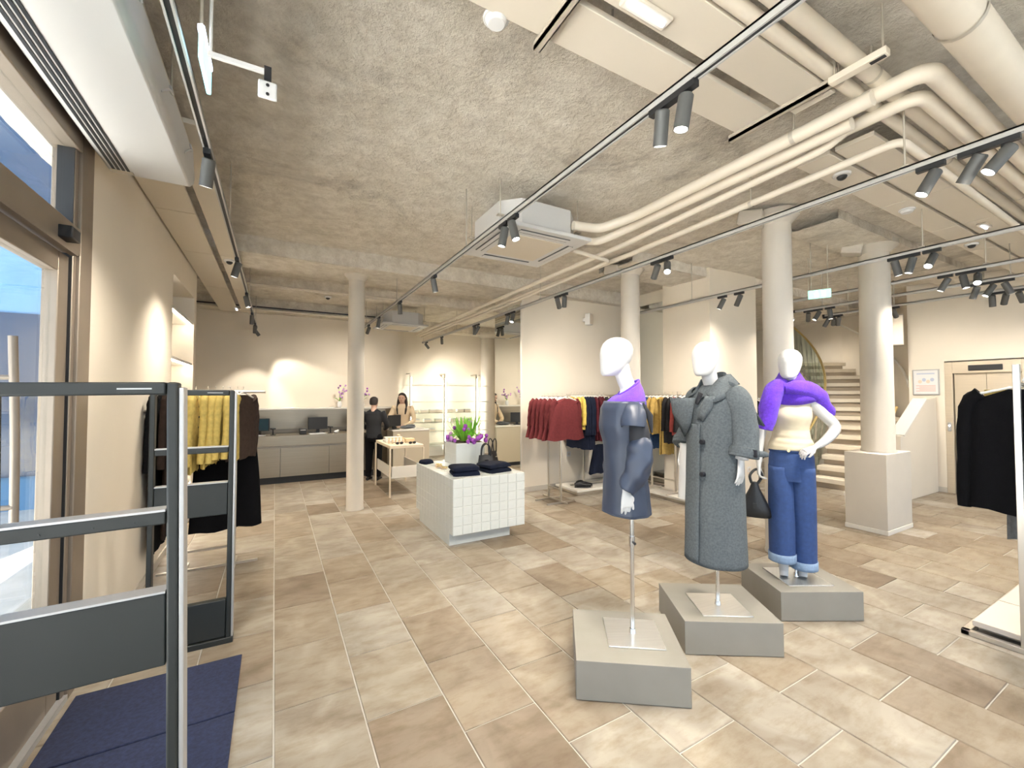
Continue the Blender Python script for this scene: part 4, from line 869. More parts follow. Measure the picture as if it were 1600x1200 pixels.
for x, y, lab in ((9.7,4.2,'round ceiling downlight added over the lower stairs'),(10.9,5.6,'round ceiling downlight added over the upper stairs')):  # two extra lamps, added to brighten the dark stairwell
    t = thing('added_stair_light', lab, 'light', (x,y,ZC-.05), 0, 'added stair downlights'); MB().cyl((0,0,0),(0,0,.06),.09,.09,24).build('housing', WHITEP, t, bevel=.004); MB().cyl((0,0,-.004),(0,0,0),.07,.07,24).build('lens', LED, t)
    ld = bpy.data.lights.new('lamp_light', 'SPOT'); ld.energy = 60; ld.color = LAMP; ld.spot_size = R(150); ld.spot_blend = 1; ld.shadow_soft_size = .07
    lo = bpy.data.objects.new('lamp_light', ld); COL.objects.link(lo); lo.parent = t; lo.location = (0,0,-.02)

# ================================================================== LIFT AND POSTER
lf = thing('lift_door', 'brushed beige lift doors set in the end wall', 'lift door', (XR+.06,2.07,0))
LFM = mat('lift_panel',(.66,.57,.44),.35,.45,var=.04,scale=3,stretch=(1,1,20))
for k in range(2): MB().box(-.01,-.35+k*.352,0,.03,-.002+k*.352,1.9).build('door_leaf', LFM, lf, bevel=.003)
MB().box(-.06,.36,0,.05,.45,2.08).build('jamb', LFM, lf, bevel=.003); MB().box(-.06,-.45,0,.05,-.36,2.08).build('jamb', LFM, lf, bevel=.003); MB().box(-.06,-.36,1.9,.05,.36,2.08).build('lintel', LFM, lf, bevel=.003)
MB().box(-.075,-.18,1.935,-.06,.18,2.02).build('floor_display', DARK, lf, bevel=.03)
MB().box(-.068,.385,.98,-.06,.425,1.12).build('call_panel', ALU, lf, bevel=.004); MB().cyl((-.072,.405,1.07),(-.068,.405,1.07),.010,n=12).build('call_button', LED, lf)
po = thing('wall_poster', 'framed notice poster on the end wall beside the lift', 'poster', (XR-.02,2.74,1.56))
MB().box(0,-.165,0,.018,.165,.42).build('frame', ALU, po, bevel=.003); MB().box(-.002,-.148,.017,0,.148,.403).build('sheet', WHITEP, po)
PR = mat('print_pale',(.70,.58,.45),.7); PRR = mat('print_rose',(.72,.40,.34),.7); PRB = mat('print_blue',(.45,.50,.62),.7)
MB().box(-.003,-.11,.34,-.002,.11,.36).build('print_heading', PRB, po)
for k in range(5): MB().box(-.003,-.12,.06+k*.022,-.002,.12-.04*(k%2),.07+k*.022).build('print_line', PRR, po)
for k in range(4): MB().ell((-.0025,-.08+.05*k,.25-.03*(k%2)),.001,.026,.03,10,6).build('print_picture', PR if k % 2 else PRB, po)
def socket(label, x, y, z, rz):
    t = thing('wall_socket', label, 'socket', (x,y,z), rz, 'white wall sockets'); MB().box(-.04,-.008,-.04,.04,0,.04).build('plate', WHITEP, t, bevel=.004); MB().cyl((0,-.0095,0),(0,-.008,0),.022,n=14).build('insert', GRILLE, t)
socket('white wall socket low on the end wall near the parapet', XR-.001,2.80,.32,R(-90)); socket('white wall socket on the pier behind the grey coat', 6.35,3.899,.42,0); socket('white wall socket low on the partition wall', 4.4,5.859,.55,0)

# ================================================================== PEDESTALS
def pedestal(label, x, y, rz, u, v):
    t = thing('pedestal', label, 'pedestal', (x,y,0), rz, 'grey mannequin pedestals')
    MB().box(-u/2,-v/2,.004,u/2,v/2,.2).build('block', PLINTH, t, bevel=.002)
    MB().box(-u/2+.01,-v/2+.01,0,u/2-.01,v/2-.01,.004).build('base_line', DARK, t)
pedestal('grey square pedestal under the navy dress mannequin', 1.74,1.80,R(-35.6),.565,.525)
pedestal('grey square pedestal under the grey coat mannequin', 2.54,1.80,R(-32),.575,.52)
pedestal('grey square pedestal under the scarf and jeans mannequin', 3.42,1.74,R(-29),.57,.50)

# ================================================================== BODIES
def ring(z, rx, ry, cx=0, cy=0, tilt=0, n=40, e=1.0, fold=None):
    out = []
    for k in range(n):
        q = 2*math.pi*k/n; c, s = math.cos(q), math.sin(q)
        c2 = math.copysign(abs(c)**e, c); s2 = math.copysign(abs(s)**e, s); f = 1+(fold(q, z) if fold else 0)
        out.append((cx+rx*c2*f, cy+ry*s2*f, z+tilt*s))
    return out
def shaped(keys, rows, n=40, e=1.0, fold=None):
    z0, z1 = keys[0][0], keys[-1][0]; out = []
    ks = [((k[0]-z0)/(z1-z0), *k[1:]) for k in keys]
    for a in range(rows+1):
        u = a/rows; v = interp(ks, u); v += [0]*(5-len(v)); out.append(ring(lerp(z0,z1,u), v[0], v[1], v[2], v[3], v[4], n, e, fold))
    return out
def head_rings(cx, cy, zb, s, yaw=0):
    prof = [(0,.030,.034,-.052),(.012,.044,.052,-.042),(.03,.055,.066,-.030),(.055,.064,.080,-.016),(.09,.072,.092,-.004),(.125,.077,.099,.002),(.155,.077,.098,.006),(.185,.066,.086,.008),(.205,.050,.066,.008),(.219,.028,.038,.007),(.225,.006,.008,.006)]
    out = []
    for z, rx, ry, oy in prof:
        rr = ring(zb+z*s, rx*s, ry*s, 0, oy*s, 0, 28); c, sn = math.cos(yaw), math.sin(yaw)
        out.append([(cx+x*c-y*sn, cy+x*sn+y*c, zz) for x,y,zz in rr])
    return out
def hand(mb, wrist, d, palm, side, s=1.0, curl=.35):
    """wrist point, d = pointing direction, palm = palm normal, side = +1/-1 thumb side"""
    w = Vector(wrist); d = Vector(d).normalized(); p = Vector(palm); p = (p-d*p.dot(d)).normalized(); l = d.cross(p)*side
    rings = []
    for u, a, b in ((-.03,.020,.020),(0,.021,.018),(.03,.030,.015),(.07,.038,.013),(.088,.036,.011)):
        rings.append([w+d*u*s+(l*a*math.cos(2*math.pi*k/14)+p*b*math.sin(2*math.pi*k/14))*s for k in range(14)])
    mb.loft(rings)
    for i,(off,ln) in enumerate(((.031,.066),(.0105,.075),(-.0105,.070),(-.031,.055))):
        b = w+d*.078*s+l*off*s; spread = l*off*.35
        q = [b]; dd = (d+spread*2).normalized()
        for j in range(3):
            an = curl*(j+.6); dv = (dd*math.cos(an)+p*math.sin(an)); q.append(q[-1]+dv*ln*s/3)
        mb.tube(q, [.0085*s,.0080*s,.0074*s,.0058*s], 8)
    b = w+d*.022*s+l*.024*s; t1 = (l*.45+d*.9+p*.35).normalized(); t2 = (l*.10+d*.95+p*.40).normalized()
    mb.tube([b-l*.012*s, b+t1*.03*s, b+t1*.03*s+t2*.026*s, b+t1*.03*s+t2*.05*s], [.013*s,.011*s,.0095*s,.0065*s], 8)

def stand(t, top, y=0, x=0, knob=None, sz=.15, rel=0):
    MB().box(-sz,-sz,0,sz,sz,.006).xf(Matrix.Translation((x,y,0))@Matrix.Rotation(rel,4,'Z')).build('base_plate', PLATE, t, bevel=.002)
    MB().cyl((x,y,.006),(x,y,.03),.02,.016,16).build('pole_socket', CHROME, t)
    MB().cyl((x,y,.03),(x,y,top),.0125,.0125,16).build('pole', CHROME, t)
    if knob:
        MB().cyl((x,y,knob-.03),(x,y,knob+.03),.017,.017,16).build('pole_collar', CHROME, t); MB().cyl((x+.012,y,knob),(x+.05,y,knob),.006,.008,10).build('lock_knob', DARK, t)

def wr(q, z, a=.012, s=0.):
    v = noise.noise(Vector((math.cos(q)*2.2+s, math.sin(q)*2.2, z*5+s))); return a*v + a*.6*math.sin(q*9+z*7+s)
FZ = .2
def face_rot(f): return math.atan2(f[0], -f[1])

# ---- mannequin 1 : navy dress over purple knit
a1 = face_rot((-.90,.436))
t = thing('mannequin', 'white mannequin in a navy balloon-sleeve dress over a purple knit', 'mannequin', (1.79,1.79,FZ), a1, 'shop mannequins')
stand(t, .78, 0, 0, .52, rel=R(-35.6)-a1)
b = MB(); b.loft(head_rings(0,-.085,1.462,1.0,R(16))); b.tube(spline([(0,-.06,1.54),(0,-.042,1.46),(0,-.012,1.38),(0,-.01,1.30)],4), [.046]*4+[.045]*4+[.050]*3+[.070,.075], 20)
b.loft(shaped([(1.05,.10,.07,0,-.03),(1.2,.12,.08,0,-.03),(1.30,.125,.078,0,-.025),(1.345,.09,.058,0,-.02),(1.37,.05,.045,0,-.015)],10,28))
for s in (1,-1):
    b.tube(spline([(s*.115,-.02,1.30),(s*.165,-.025,1.1),(s*.175,-.05,.95),(s*.17,-.085,.855)],5), [.042,.042,.040,.038,.036,.035,.034,.032,.030,.028,.026,.025,.023,.022,.021,.02], 14)
    hand(b, (s*.17,-.088,.84), (-.05*s,.10,-1), (-s,0,-.1), s, .95, .22)
b.build('figure', MANN, t, remesh=.0042)
def kn(q, z): return wr(q, z, .012, 2)
sw = MB().loft([ring(1.395,.058,.055,0,-.012,.040), ring(1.382,.074,.064,0,-.015,.038), ring(1.365,.106,.082,0,-.022,.028,fold=kn), ring(1.335,.136,.098,0,-.03,.018,fold=kn), ring(1.30,.150,.108,0,-.035,.008,fold=kn), ring(1.24,.150,.112,0,-.04), ring(1.15,.145,.108,0,-.04)], False, False)
sw.build('purple_sweater', PURPLE, t, solid=.006, ang=80); MB().tube(ring(1.397,.059,.056,0,-.012,.041)+[ring(1.397,.059,.056,0,-.012,.041)[0]], .007, 8).build('collar_rib', PURPLE, t)
def dw(q, z): return wr(q, z, .020, 5)+.05*(abs(noise.noise(Vector((math.cos(q)*2.6+z*2, math.sin(q)*2.6, z*3.5))))-.25)+.012*math.sin(q*5+z*14)*max(0,min(1,(1.3-z)*4))
MB().loft(shaped([(1.318,.150,.112,0,-.038,-.006),(1.27,.160,.124,0,-.046),(1.18,.156,.128,0,-.05),(1.05,.146,.112,0,-.04),(.92,.148,.112,0,-.036),(.80,.156,.122,0,-.032),(.69,.162,.130,0,-.032)],44,72,fold=dw), False, False).build('dress_body', DRESSM, t, solid=.004, ang=80)
MB().tube(ring(.695,.162,.130,0,-.032,fold=dw)+[ring(.695,.162,.130,0,-.032,fold=dw)[0]], .004, 6).build('hem', DRESSM, t)
def puff(path, radii, s, amp=.12, n=28, flat=1.0):
    P = spline(path, 6); m = MB(); rr = []
    ks = [(i/(len(radii)-1), r) for i, r in enumerate(radii)]
    for i in range(len(P)): rr.append(interp(ks, i/(len(P)-1))[0])
    m.tube(P, rr, n, False, flat)
    m.v = [tuple(Vector(p)+Vector((noise.noise(Vector(p)*14+Vector((s,0,0))), noise.noise(Vector(p)*14+Vector((0,s,4))), .5*noise.noise(Vector(p)*11)))*.018*amp/.12) for p in m.v]
    return m
for s in (1,-1):
    puff([(s*.115,-.03,1.272),(s*.150,-.035,1.262),(s*.176,-.05,1.215),(s*.186,-.055,1.18)],[.040,.055,.062,.060],1.0,.08).build('sleeve_cap', DRESSM, t, solid=.004, ang=90)
    puff([(s*.155,-.02,1.22),(s*.165,-.012,1.15),(s*.17,-.012,1.06)],[.045,.052,.050],2.0,.04).build('sleeve_lining', LINING, t, ang=90)
    puff([(s*.168,-.012,1.125),(s*.178,-.012,1.06),(s*.180,-.02,.99),(s*.175,-.05,.91),(s*.170,-.082,.845)],[.046,.066,.070,.058,.036],3.0,.13).build('balloon_sleeve', DRESSM, t, solid=.004, ang=90)
    MB().tube([(s*.150,.015,1.31),(s*.166,.045,1.24),(s*.168,.055,1.15)],[.003,.018,.006],8,True,.5).build('slit_lining', LINING, t)

# ---- mannequin 2 : long grey wool coat
a2 = face_rot((-.995,.10))
t = thing('mannequin', 'white mannequin in a long grey double-breasted wool coat', 'mannequin', (2.51,1.76,FZ), a2, 'shop mannequins')
stand(t, .45, 0, 0, rel=R(-32)-a2)
b = MB(); b.loft(head_rings(0,-.085,1.475,1.0,R(18))); b.tube(spline([(0,-.065,1.55),(0,-.045,1.46),(0,-.015,1.38),(0,.0,1.28)],4), [.047]*8+[.05,.052,.06,.07,.075], 20)
b.loft(shaped([(1.0,.10,.08),(1.2,.12,.08),(1.30,.125,.075),(1.35,.09,.055)],8,28)); b.tube([(-.08,-.05,1.02),(-.085,-.06,.75),(-.08,-.05,.45)],[.07,.062,.05],16); b.tube([(.06,.0,1.02),(.06,0,.75),(.06,0,.45)],[.07,.062,.05],16)
b.tube(spline([(.10,0,1.31),(.185,.02,1.12),(.195,-.01,.96)],5), [.038]*11, 12); hand(b,(.195,-.015,.945),(0,-.06,-1),(-1,-.2,0),1,1.0,.2)
b.tube(spline([(-.10,0,1.31),(-.185,.0,1.12),(-.195,-.08,1.0)],5), [.038]*11, 12); hand(b,(-.195,-.085,.985),(.1,-.15,-1),(1,-.2,0),-1,1.0,.3)
b.build('figure', MANN, t, remesh=.0042)
def cf(q, z): return wr(q, z, .010, 8)+.014*math.sin(q*6+z*1.5+1)*max(0,min(1,(1.05-z)*1.2))
CK = [(1.425,.072,.066,0,-.008,.012),(1.40,.105,.088,0,-.003,.012),(1.36,.150,.120,0,0),(1.27,.172,.146,0,-.005),(1.05,.168,.152,0,-.008),(.85,.172,.158,0,-.01),(.55,.178,.168,0,-.01),(.29,.184,.176,0,-.01)]
MB().loft(shaped(CK,44,72,fold=cf), False, False).build('coat_body', COATM, t, solid=.008, ang=80)
def front_panel(x0, x1, z0, z1, off, nm, m=COATM):
    V = []; Fs = []; n, r = 8, 24
    ks = [(.25,.184,.176),(.55,.178,.168),(.85,.172,.158),(1.05,.168,.152),(1.3,.172,.146)]
    for a in range(r+1):
        z = lerp(z1,z0,a/r); rx, ry = interp(ks, z)
        for i in range(n+1):
            x = lerp(x0,x1,i/n); q = math.asin(max(-1,min(1,x/rx))); V.append((x, -ry*math.cos(q)*1.04-off-.010, z))
    for a in range(r):
        for i in range(n): k = a*(n+1)+i; Fs.append((k,k+1,k+n+2,k+n+1))
    return MB().add(V,Fs).build(nm, m, t, solid=.008, ang=80)
front_panel(-.115,.03,.30,1.17,.006,'front_overlap')
for z in (1.06,.86):
    for x in (.055,): MB().cyl((x,-.168,z),(x,-.190,z),.015,n=14).build('button', LINING, t)
def flap(pts, nm, m=COATM, th=.012):
    c = sum((Vector(p) for p in pts), Vector())/len(pts); V = [Vector(p) for p in pts]; n = len(V)
    nr = Vector()
    for i in range(n): nr += (V[i]-c).cross(V[(i+1)%n]-c)
    nr.normalize(); mid = [p.lerp(c,.5)+nr*.008 for p in V]
    m_ = MB().add(V+mid+[c+nr*.010], [(i,(i+1)%n,n+(i+1)%n,n+i) for i in range(n)]+[(n+i,n+(i+1)%n,2*n) for i in range(n)])
    return m_.build(nm, m, t, solid=th, ang=80)
MB().loft([ring(1.375,.084,.076,0,-.005,.012), ring(1.415,.074,.070,0,-.010,.035), ring(1.452,.074,.072,0,-.012,.055)], False, False).build('collar_stand', COATM, t, solid=.008, ang=80)
flap([(.066,.05,1.485),(.064,-.05,1.455),(.040,-.125,1.365),(.115,-.135,1.305),(.155,-.02,1.36),(.120,.065,1.425)],'collar')
flap([(-.066,.05,1.485),(-.064,-.05,1.455),(-.045,-.120,1.375),(-.110,-.120,1.335),(-.145,-.02,1.37),(-.115,.065,1.425)],'collar')
flap([(-.070,.055,1.487),(.070,.055,1.487),(.122,.075,1.42),(-.122,.075,1.42)],'collar_back')
flap([(-.010,-.165,1.335),(-.150,-.235,1.335),(-.150,-.215,1.235),(-.085,-.178,1.08),(-.035,-.176,1.17)],'lapel')
flap([(.105,-.120,1.345),(.045,-.145,1.345),(.005,-.163,1.20),(.045,-.158,1.19),(.095,-.135,1.27)],'lapel')
flap([(.0,-.145,1.375),(.035,-.145,1.36),(.012,-.166,1.29),(-.01,-.166,1.30)],'coat_lining',LINING,.004)
for s in (1,-1):
    P = [(s*.120,.0,1.365),(s*.160,.01,1.315),(s*.190,.02,1.17),(s*.205,.012,1.07),(s*.205,-.008,.975)] if s > 0 else [(s*.120,.0,1.365),(s*.160,.01,1.315),(s*.185,.01,1.17),(s*.195,-.035,1.07),(s*.190,-.075,1.005)]
    puff(P,[.060,.074,.074,.070,.074],6.0+s,.05).build('sleeve', COATM, t, solid=.010, ang=90)
    e = Vector(P[-1]); d_ = (Vector(P[-1])-Vector(P[-2])).normalized()
    MB().tube([e-d_*.06, e-d_*.055, e-d_*.005, e], [.076,.083,.085,.079], 28).build('cuff', COATM, t)
    MB().tube([e-d_*.046, e-d_*.022], [.0875,.0875], 28).build('cuff_strap', COATM, t); MB().box(-.014,-.006,-.022,.014,.006,.022).xf(Matrix.Translation(e-d_*.034+Vector((s*.087,-.02,0)))).build('cuff_buckle', LINING, t, bevel=.003)
    if s > 0: MB().tube([e-d_*.03+Vector((.08,.02,0)), e-d_*.03+Vector((.085,.07,-.005)), e-d_*.03+Vector((.075,.11,-.012))],[.018,.018,.012],10,True,.5).build('strap_tail', COATM, t)
    MB().tube([(s*.085,.005,1.425),(s*.125,.005,1.41),(s*.175,.01,1.365)],[.020,.022,.024],10,True,.35).build('epaulette', COATM, t); MB().tube([(s*.165,-.03,1.365),(s*.19,-.005,1.345),(s*.19,.03,1.345)],[.006,.012,.006],8,True,.5).build('epaulette_end', LINING, t)
flap([(.08,.13,1.33),(.17,.11,1.29),(.22,.165,1.16),(.10,.165,1.19)],'storm_flap')
MB().loft(shaped([(1.03,.055,.045,-.135,-.10),(.85,.060,.05,-.14,-.10),(.66,.065,.05,-.145,-.10)],8,24)).build('white_skirt', MANN, t)

# ---- mannequin 3 : tied purple knit, cream top, jeans
a3 = face_rot((-.86,-.50))
t = thing('mannequin', 'white mannequin with a purple knit tied round its shoulders and blue jeans', 'mannequin', (3.40,1.76,FZ), a3, 'shop mannequins')
stand(t, .30, 0, 0.02, None, .16, rel=R(-29)-a3)
b = MB(); b.loft(head_rings(0,-.06,1.475,1.0,R(-14))); b.tube(spline([(0,-.035,1.55),(0,-.015,1.46),(0,.005,1.38),(0,.01,1.28)],4), [.046]*8+[.05,.052,.06,.07,.075], 20)
b.loft(shaped([(.90,.12,.09),(1.05,.105,.078),(1.2,.128,.092,0,-.01),(1.30,.14,.085),(1.345,.11,.06),(1.37,.06,.045)],12,28))
b.tube(spline([(.130,.005,1.315),(.19,.03,1.23),(.275,.05,1.12),(.215,-.05,1.035),(.150,-.120,.99)],5), [.047,.046,.044,.043,.042,.041,.040,.040,.039,.038,.038,.037,.036,.035,.034,.032,.030,.028,.026,.024,.022], 14)
hand(b,(.145,-.125,.987),(-.85,-.35,-.45),(.3,.5,-.8),1,.95,.45)
b.tube(spline([(-.130,.005,1.315),(-.175,.0,1.15),(-.20,-.02,1.0),(-.21,-.05,.84)],5), [.046,.045,.043,.042,.040,.039,.037,.036,.035,.033,.031,.029,.027,.025,.023,.021], 14)
hand(b,(-.21,-.053,.825),(0,-.15,-1),(1,0,0),-1,.95,.65)
for s in (1,-1): b.tube([(s*.06,0,.72),(s*.065,0 if s>0 else -.04,.3),(s*.06,.0 if s>0 else -.05,.05),(s*.06,-.02 if s>0 else -.07,.012)],[.07,.045,.030,.028],14)
b.build('figure', MANN, t, remesh=.0042)
def tk(q, z): return wr(q, z, .006, 3)+(.018*math.sin(z*150+q*1.5) if z < 1.06 else 0)
MB().loft(shaped([(1.335,.105,.070,0,-.002,-.02),(1.28,.132,.096,0,-.006),(1.2,.136,.108,0,-.015),(1.10,.116,.092,0,-.005),(1.04,.122,.098),(.99,.142,.112),(.945,.150,.118)],36,56,fold=tk), False, False).build('cream_top', CREAM, t, solid=.004, ang=80)
def jf(q, z): return wr(q, z, .010, 9)
MB().loft(shaped([(1.025,.110,.088),(.97,.128,.102),(.88,.145,.116),(.78,.150,.122),(.72,.146,.118)],14,56,fold=jf), False, True).build('jeans_hips', DENIM, t, ang=80)
for s, oy, hem in ((1,.02,.075),(-1,-.055,.130)):
    MB().loft(shaped([(.82,.084,.114,s*.064,0),(.60,.086,.108,s*.066,oy*.4),(.35,.084,.098,s*.068,oy*.8),(hem,.082,.092,s*.068,oy)],22,40,fold=jf), False, False).build('jeans_leg', DENIM, t, solid=.004, ang=80)
    MB().loft(shaped([(hem+.055,.087,.097,s*.068,oy),(hem-.005,.087,.097,s*.068,oy)],3,40,fold=jf), False, False).build('turn_up', DENIMC, t, solid=.006, ang=80)
MB().loft(shaped([(.962,.134,.108),(.93,.142,.113)],3,48), False, False).build('waistband', DENIM, t, solid=.006, ang=80)
MB().cyl((-.02,-.114,.945),(-.02,-.122,.945),.009,n=12).build('jeans_button', GOLD, t); MB().tube([(.055,-.112,.915),(.09,-.100,.905),(.12,-.080,.915)],.003,6).build('pocket_seam', DENIMC, t); MB().cyl((.10,-.094,.908),(.103,-.104,.908),.005,n=8).build('rivet', CHROME, t)
def pf(q, z): return wr(q, z, .045, 4)
MB().loft([ring(1.515,.060,.058,0,.012,.035,fold=pf), ring(1.48,.078,.074,0,.010,.035,fold=pf), ring(1.44,.104,.095,0,.006,.028,fold=pf), ring(1.40,.138,.112,0,.0,.022,fold=pf), ring(1.365,.158,.118,.004,.004,.03,fold=pf), ring(1.335,.160,.118,.008,.012,.055,fold=pf)], False, False).build('knit_shawl', PURPLE, t, solid=.016, ang=80)
puff([(-.045,-.080,1.455),(-.105,-.115,1.38),(-.135,-.140,1.28),(-.150,-.145,1.19),(-.165,-.145,1.10)],[.042,.062,.060,.055,.048],2.5,.06).build('knit_sleeve', PURPLE, t, solid=.010, ang=90)
puff([(-.04,-.115,1.40),(.03,-.105,1.405),(.10,-.055,1.395),(.17,.01,1.345),(.235,.05,1.255),(.262,.065,1.20)],[.034,.048,.056,.054,.036,.014],4.5,.07).build('knit_sleeve', PURPLE, t, solid=.010, ang=90)
MB().ell((-.035,-.118,1.41),.040,.032,.036,14,10).build('knot', PURPLE, t)
# bag in its hand
t2 = thing('triangular_bag', 'black leather triangular bag held by the jeans mannequin', 'handbag', (3.40,1.76,FZ), a3)
off = Vector((-.24,-.085,0))
MB().loft([[Vector((w*math.cos(2*math.pi*k/24), dd*math.sin(2*math.pi*k/24), z))+off for k in range(24)] for z,w,dd in ((.43,.105,.045),(.445,.115,.055),(.50,.10,.055),(.57,.070,.045),(.64,.036,.028),(.69,.020,.018))]).build('body', LEATHER, t2)
MB().tube(spline([off+Vector((-.02,0,.68)), off+Vector((-.03,0,.74)), off+Vector((.015,.025,.785)), off+Vector((.05,.03,.74)), off+Vector((.02,0,.68))],5), .010, 8).build('strap', LEATHER, t2)
MB().tube(spline([off+Vector((-.105,-.01,.45)), off+Vector((-.10,-.03,.40)), off+Vector((-.08,-.04,.28))],5), .005, 6).build('strap_tail', LEATHER, t2); MB().box(-.012,-.06,.50,.012,-.05,.54).xf(Matrix.Translation(off)).build('clasp', DARK, t2)

# ================================================================== PEOPLE
def person(label, x, y, rz, H, top_m, leg_m, hair_long, arms, lean=0, hold=None):
    t = thing('person', label, 'person', (x,y,0), rz); k = H/1.70
    def S(p): return (p[0]*k, p[1]*k+ (lean*(max(0,p[2]-.95)) if lean else 0)*-1*k, p[2]*k)
    def SR(rs): return [[S(p) for p in r] for r in rs]
    m = MB(); m.loft(SR(shaped([(1.485,.040,.046,0,-.035),(1.51,.058,.068,0,-.022),(1.56,.070,.086,0,-.008),(1.62,.076,.098),(1.67,.066,.084,0,.004),(1.695,.02,.03,0,.004)],10,24)))
    m.tube([S((0,.0,1.56)),S((0,.008,1.48)),S((0,.01,1.40))],[.052*k,.052*k,.075*k],14)
    m.loft(SR(shaped([(1.0,.12,.08),(1.3,.13,.08),(1.40,.10,.06)],6,20)))
    m.tube([S((0,-.085,1.60)),S((0,-.112,1.565)),S((0,-.085,1.555))],[.008*k,.014*k,.008*k],8)
    for s in (1,-1): m.ell(S((s*.076,.005,1.58)),.012*k,.02*k,.030*k,8,8)
    for s, (el, wr_, hd) in zip((1,-1), arms):
        e, w_ = Vector(S(el)), Vector(S(wr_)); m.tube([Vector(S((s*.10,0,1.34))), Vector(S((s*.18,0,1.33))), e, w_],[.036*k,.036*k,.034*k,.024*k],10)
        hand(m, w_, hd, (0,.2,-1), s, .95*k, .35)
    body = m.build('body', SKIN, t, remesh=.006)
    for s in (1,-1): MB().ell(S((s*.030,-.084,1.592)),.012*k,.006*k,.007*k,8,6).build('eye', HAIR, body)
    MB().ell(S((0,-.086,1.527)),.020*k,.007*k,.006*k,10,6).build('mouth', mat('lips',(.45,.18,.16),.5), body)
    j = MB(); j.loft(SR(shaped([(.86,.17,.125),(.98,.155,.115),(1.1,.150,.11),(1.25,.178,.125,0,-.005),(1.36,.185,.105),(1.42,.14,.075),(1.455,.065,.055)],14,30)))
    for s, (el, wr_, hd) in zip((1,-1), arms):
        j.tube(spline([S((s*.165,0,1.385)),S((s*.205,0,1.32)),S(el),S(Vector(el).lerp(Vector(wr_),.93))],5), [.072*k,.070*k,.068*k,.066*k,.064*k,.062*k,.060*k,.058*k,.056*k,.054*k,.053*k,.052*k,.050*k,.047*k,.044*k,.040*k], 14)
    j.build('upper_garment', top_m, t, remesh=.011)
    g = MB(); g.loft(shaped([(.80*k,.165*k,.12*k),(.9*k,.168*k,.122*k),(.97*k,.155*k,.112*k)],5,28))
    for s in (1,-1): g.tube([(s*.085*k,0,.88*k),(s*.095*k,-.01,.5*k),(s*.10*k,.01,.07*k)],[.10*k,.075*k,.058*k],16)
    g.build('trousers', leg_m, t, remesh=.012)
    for s in (1,-1):
        r_ = []
        for u, w_, h in ((0,.030,.06),(.25,.036,.09),(.5,.040,.07),(.8,.042,.045),(1,.02,.03)): r_.append([((s*.10+w_*math.cos(2*math.pi*i/12))*k, (.08-.26*u)*k, (h/2+h/2*math.sin(2*math.pi*i/12))*k+.001) for i in range(12)])
        MB().loft(r_).build('shoe', LEATHER, t)
    h = MB(); h.loft(SR(shaped([(1.54,.068,.050,0,.050),(1.58,.084,.078,0,.026),(1.63,.086,.096,0,.012),(1.675,.078,.095,0,.004),(1.712,.03,.04,0,.004)],10,26)))
    if hair_long:
        for s in (1,-1): h.tube([S((s*.050,.03,1.66)),S((s*.082,.025,1.58)),S((s*.098,-.005,1.46)),S((s*.095,-.075,1.34)),S((s*.085,-.115,1.22))],[.03*k,.030*k,.030*k,.032*k,.016*k],12)
        h.tube([S((0,.06,1.62)),S((0,.085,1.45)),S((0,.09,1.28))],[.07*k,.08*k,.05*k],16)
    h.build('hair', HAIR, t, remesh=.012)
    return t
person('person with short dark hair in a black coat, seen from behind', 1.60,8.06,R(150),1.52,mat('black_coat',(.010,.011,.014),.85), G_BLACK, False,
       [((.25,-.06,1.12),(.14,-.27,1.02),(-.2,-1,-.1)),((-.25,-.06,1.12),(-.14,-.27,1.02),(.2,-1,-.1))])
person('person with long dark hair in a cream top behind the counter block', 2.40,9.06,R(-28),1.60,mat('cream_top_person',(.66,.52,.35),.85), G_CHAR, True,
       [((.27,-.14,1.08),(.06,-.27,.98),(-1,-.2,-.1)),((-.27,-.14,1.08),(-.06,-.25,1.0),(1,-.2,-.1))], lean=.12)
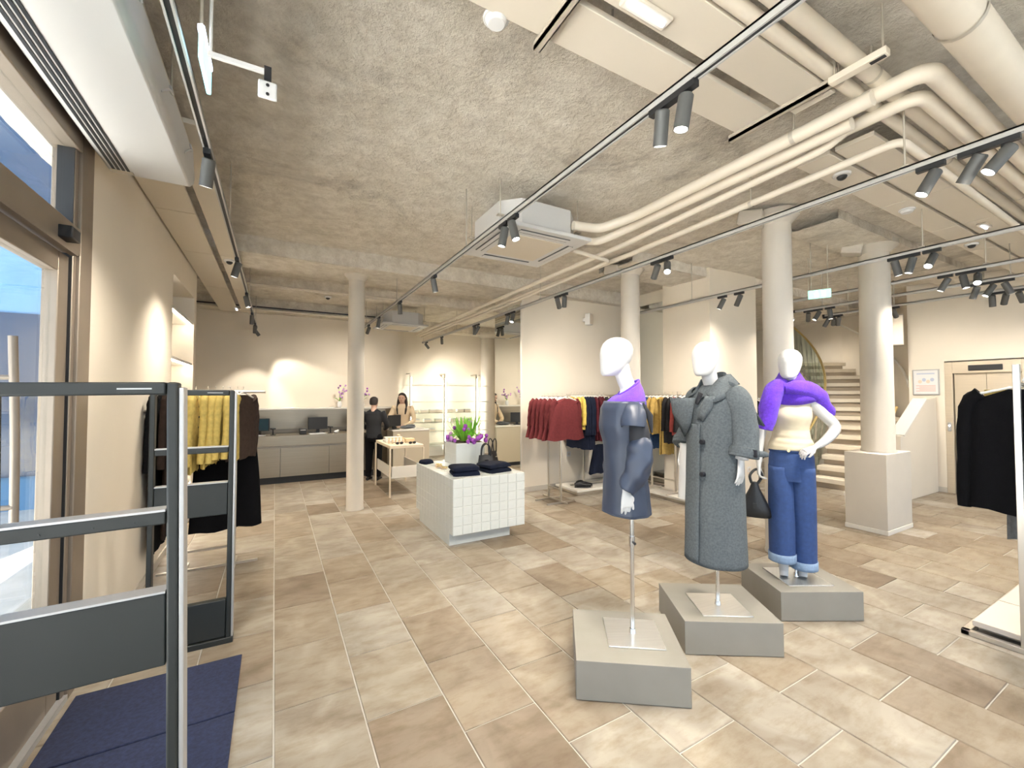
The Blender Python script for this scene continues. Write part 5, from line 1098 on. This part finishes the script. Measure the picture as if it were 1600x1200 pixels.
t = thing('grey_garment', 'dark grey folded garment lying on the counter block', 'garment', (2.36,8.52,.885), R(10)); MB().ell((0,0,.03),.17,.10,.032,20,8).build('folded_cloth', G_GREY, t); MB().ell((.05,-.02,.062),.10,.07,.02,16,8).build('upper_fold', G_GREY, t)

# ================================================================== RIGHT FOREGROUND RAIL
rr = thing('clothes_rail', 'steel clothes rail with the black jumper at the right edge', 'clothes rail', (3.95,.74,0), 0, 'steel clothes rails')
MB().tube([(-.02,0,1.62),(2.3,0,1.62)],.012,10).build('hanging_bar', RAILM, rr); MB().box(-.015,-.015,.0,.015,.015,1.74).build('upright', RAILM, rr, bevel=.002); MB().box(2.2,-.015,.0,2.23,.015,1.74).build('upright', RAILM, rr, bevel=.002)
MB().box(-.02,-.55,.0,.02,.27,.03).build('foot', RAILM, rr, bevel=.002); MB().box(-.02,.23,.0,2.3,.27,.03).build('base_bar', RAILM, rr, bevel=.002)
pf_ = thing('display_platform', 'pale slatted platform under the black jumper rail', 'platform', (5.09,.55,0), 0, 'low white platforms')
for k in range(4): MB().box(-1.10+k*.555,-.5,.05,-1.10+(k+1)*.555-.008,.42,.085).build('board', mat('platform_pale',(.66,.58,.50),.4), pf_, bevel=.003)
for x in (-1.05,0,1.05): MB().box(x-.02,-.48,.032,x+.02,.40,.05).build('runner', RAILM, pf_)
garment('shirt', G_BLACK, 'jumper', 'black knitted jumper hanging at the right edge of the view', 'jumper', (4.16,.74,1.635), R(88), 'clothes on the right-hand rail', 1, .80, .25, 1.25, .80, .045, .014)
garment('trouser', G_YEL, 'mustard_top', 'mustard trousers hanging behind the black jumper', 'trousers', (4.36,.78,1.635), R(90), 'clothes on the right-hand rail', 2, .68, .19, 1.1, None, .04, .01)
garment('trouser', G_GREY, 'grey_trousers', 'grey wool trousers hanging behind the mustard trousers', 'trousers', (4.55,.78,1.635), R(90), 'clothes on the right-hand rail', 3, 1.05, .13, 1.1, None, .04, .01)
garment('shirt', G_CHAR, 'coat', 'charcoal coat furthest along the right-hand rail', 'coat', (4.75,.76,1.635), R(90), 'clothes on the right-hand rail', 4, .9, .22, 1.1, .6, .04, .01)
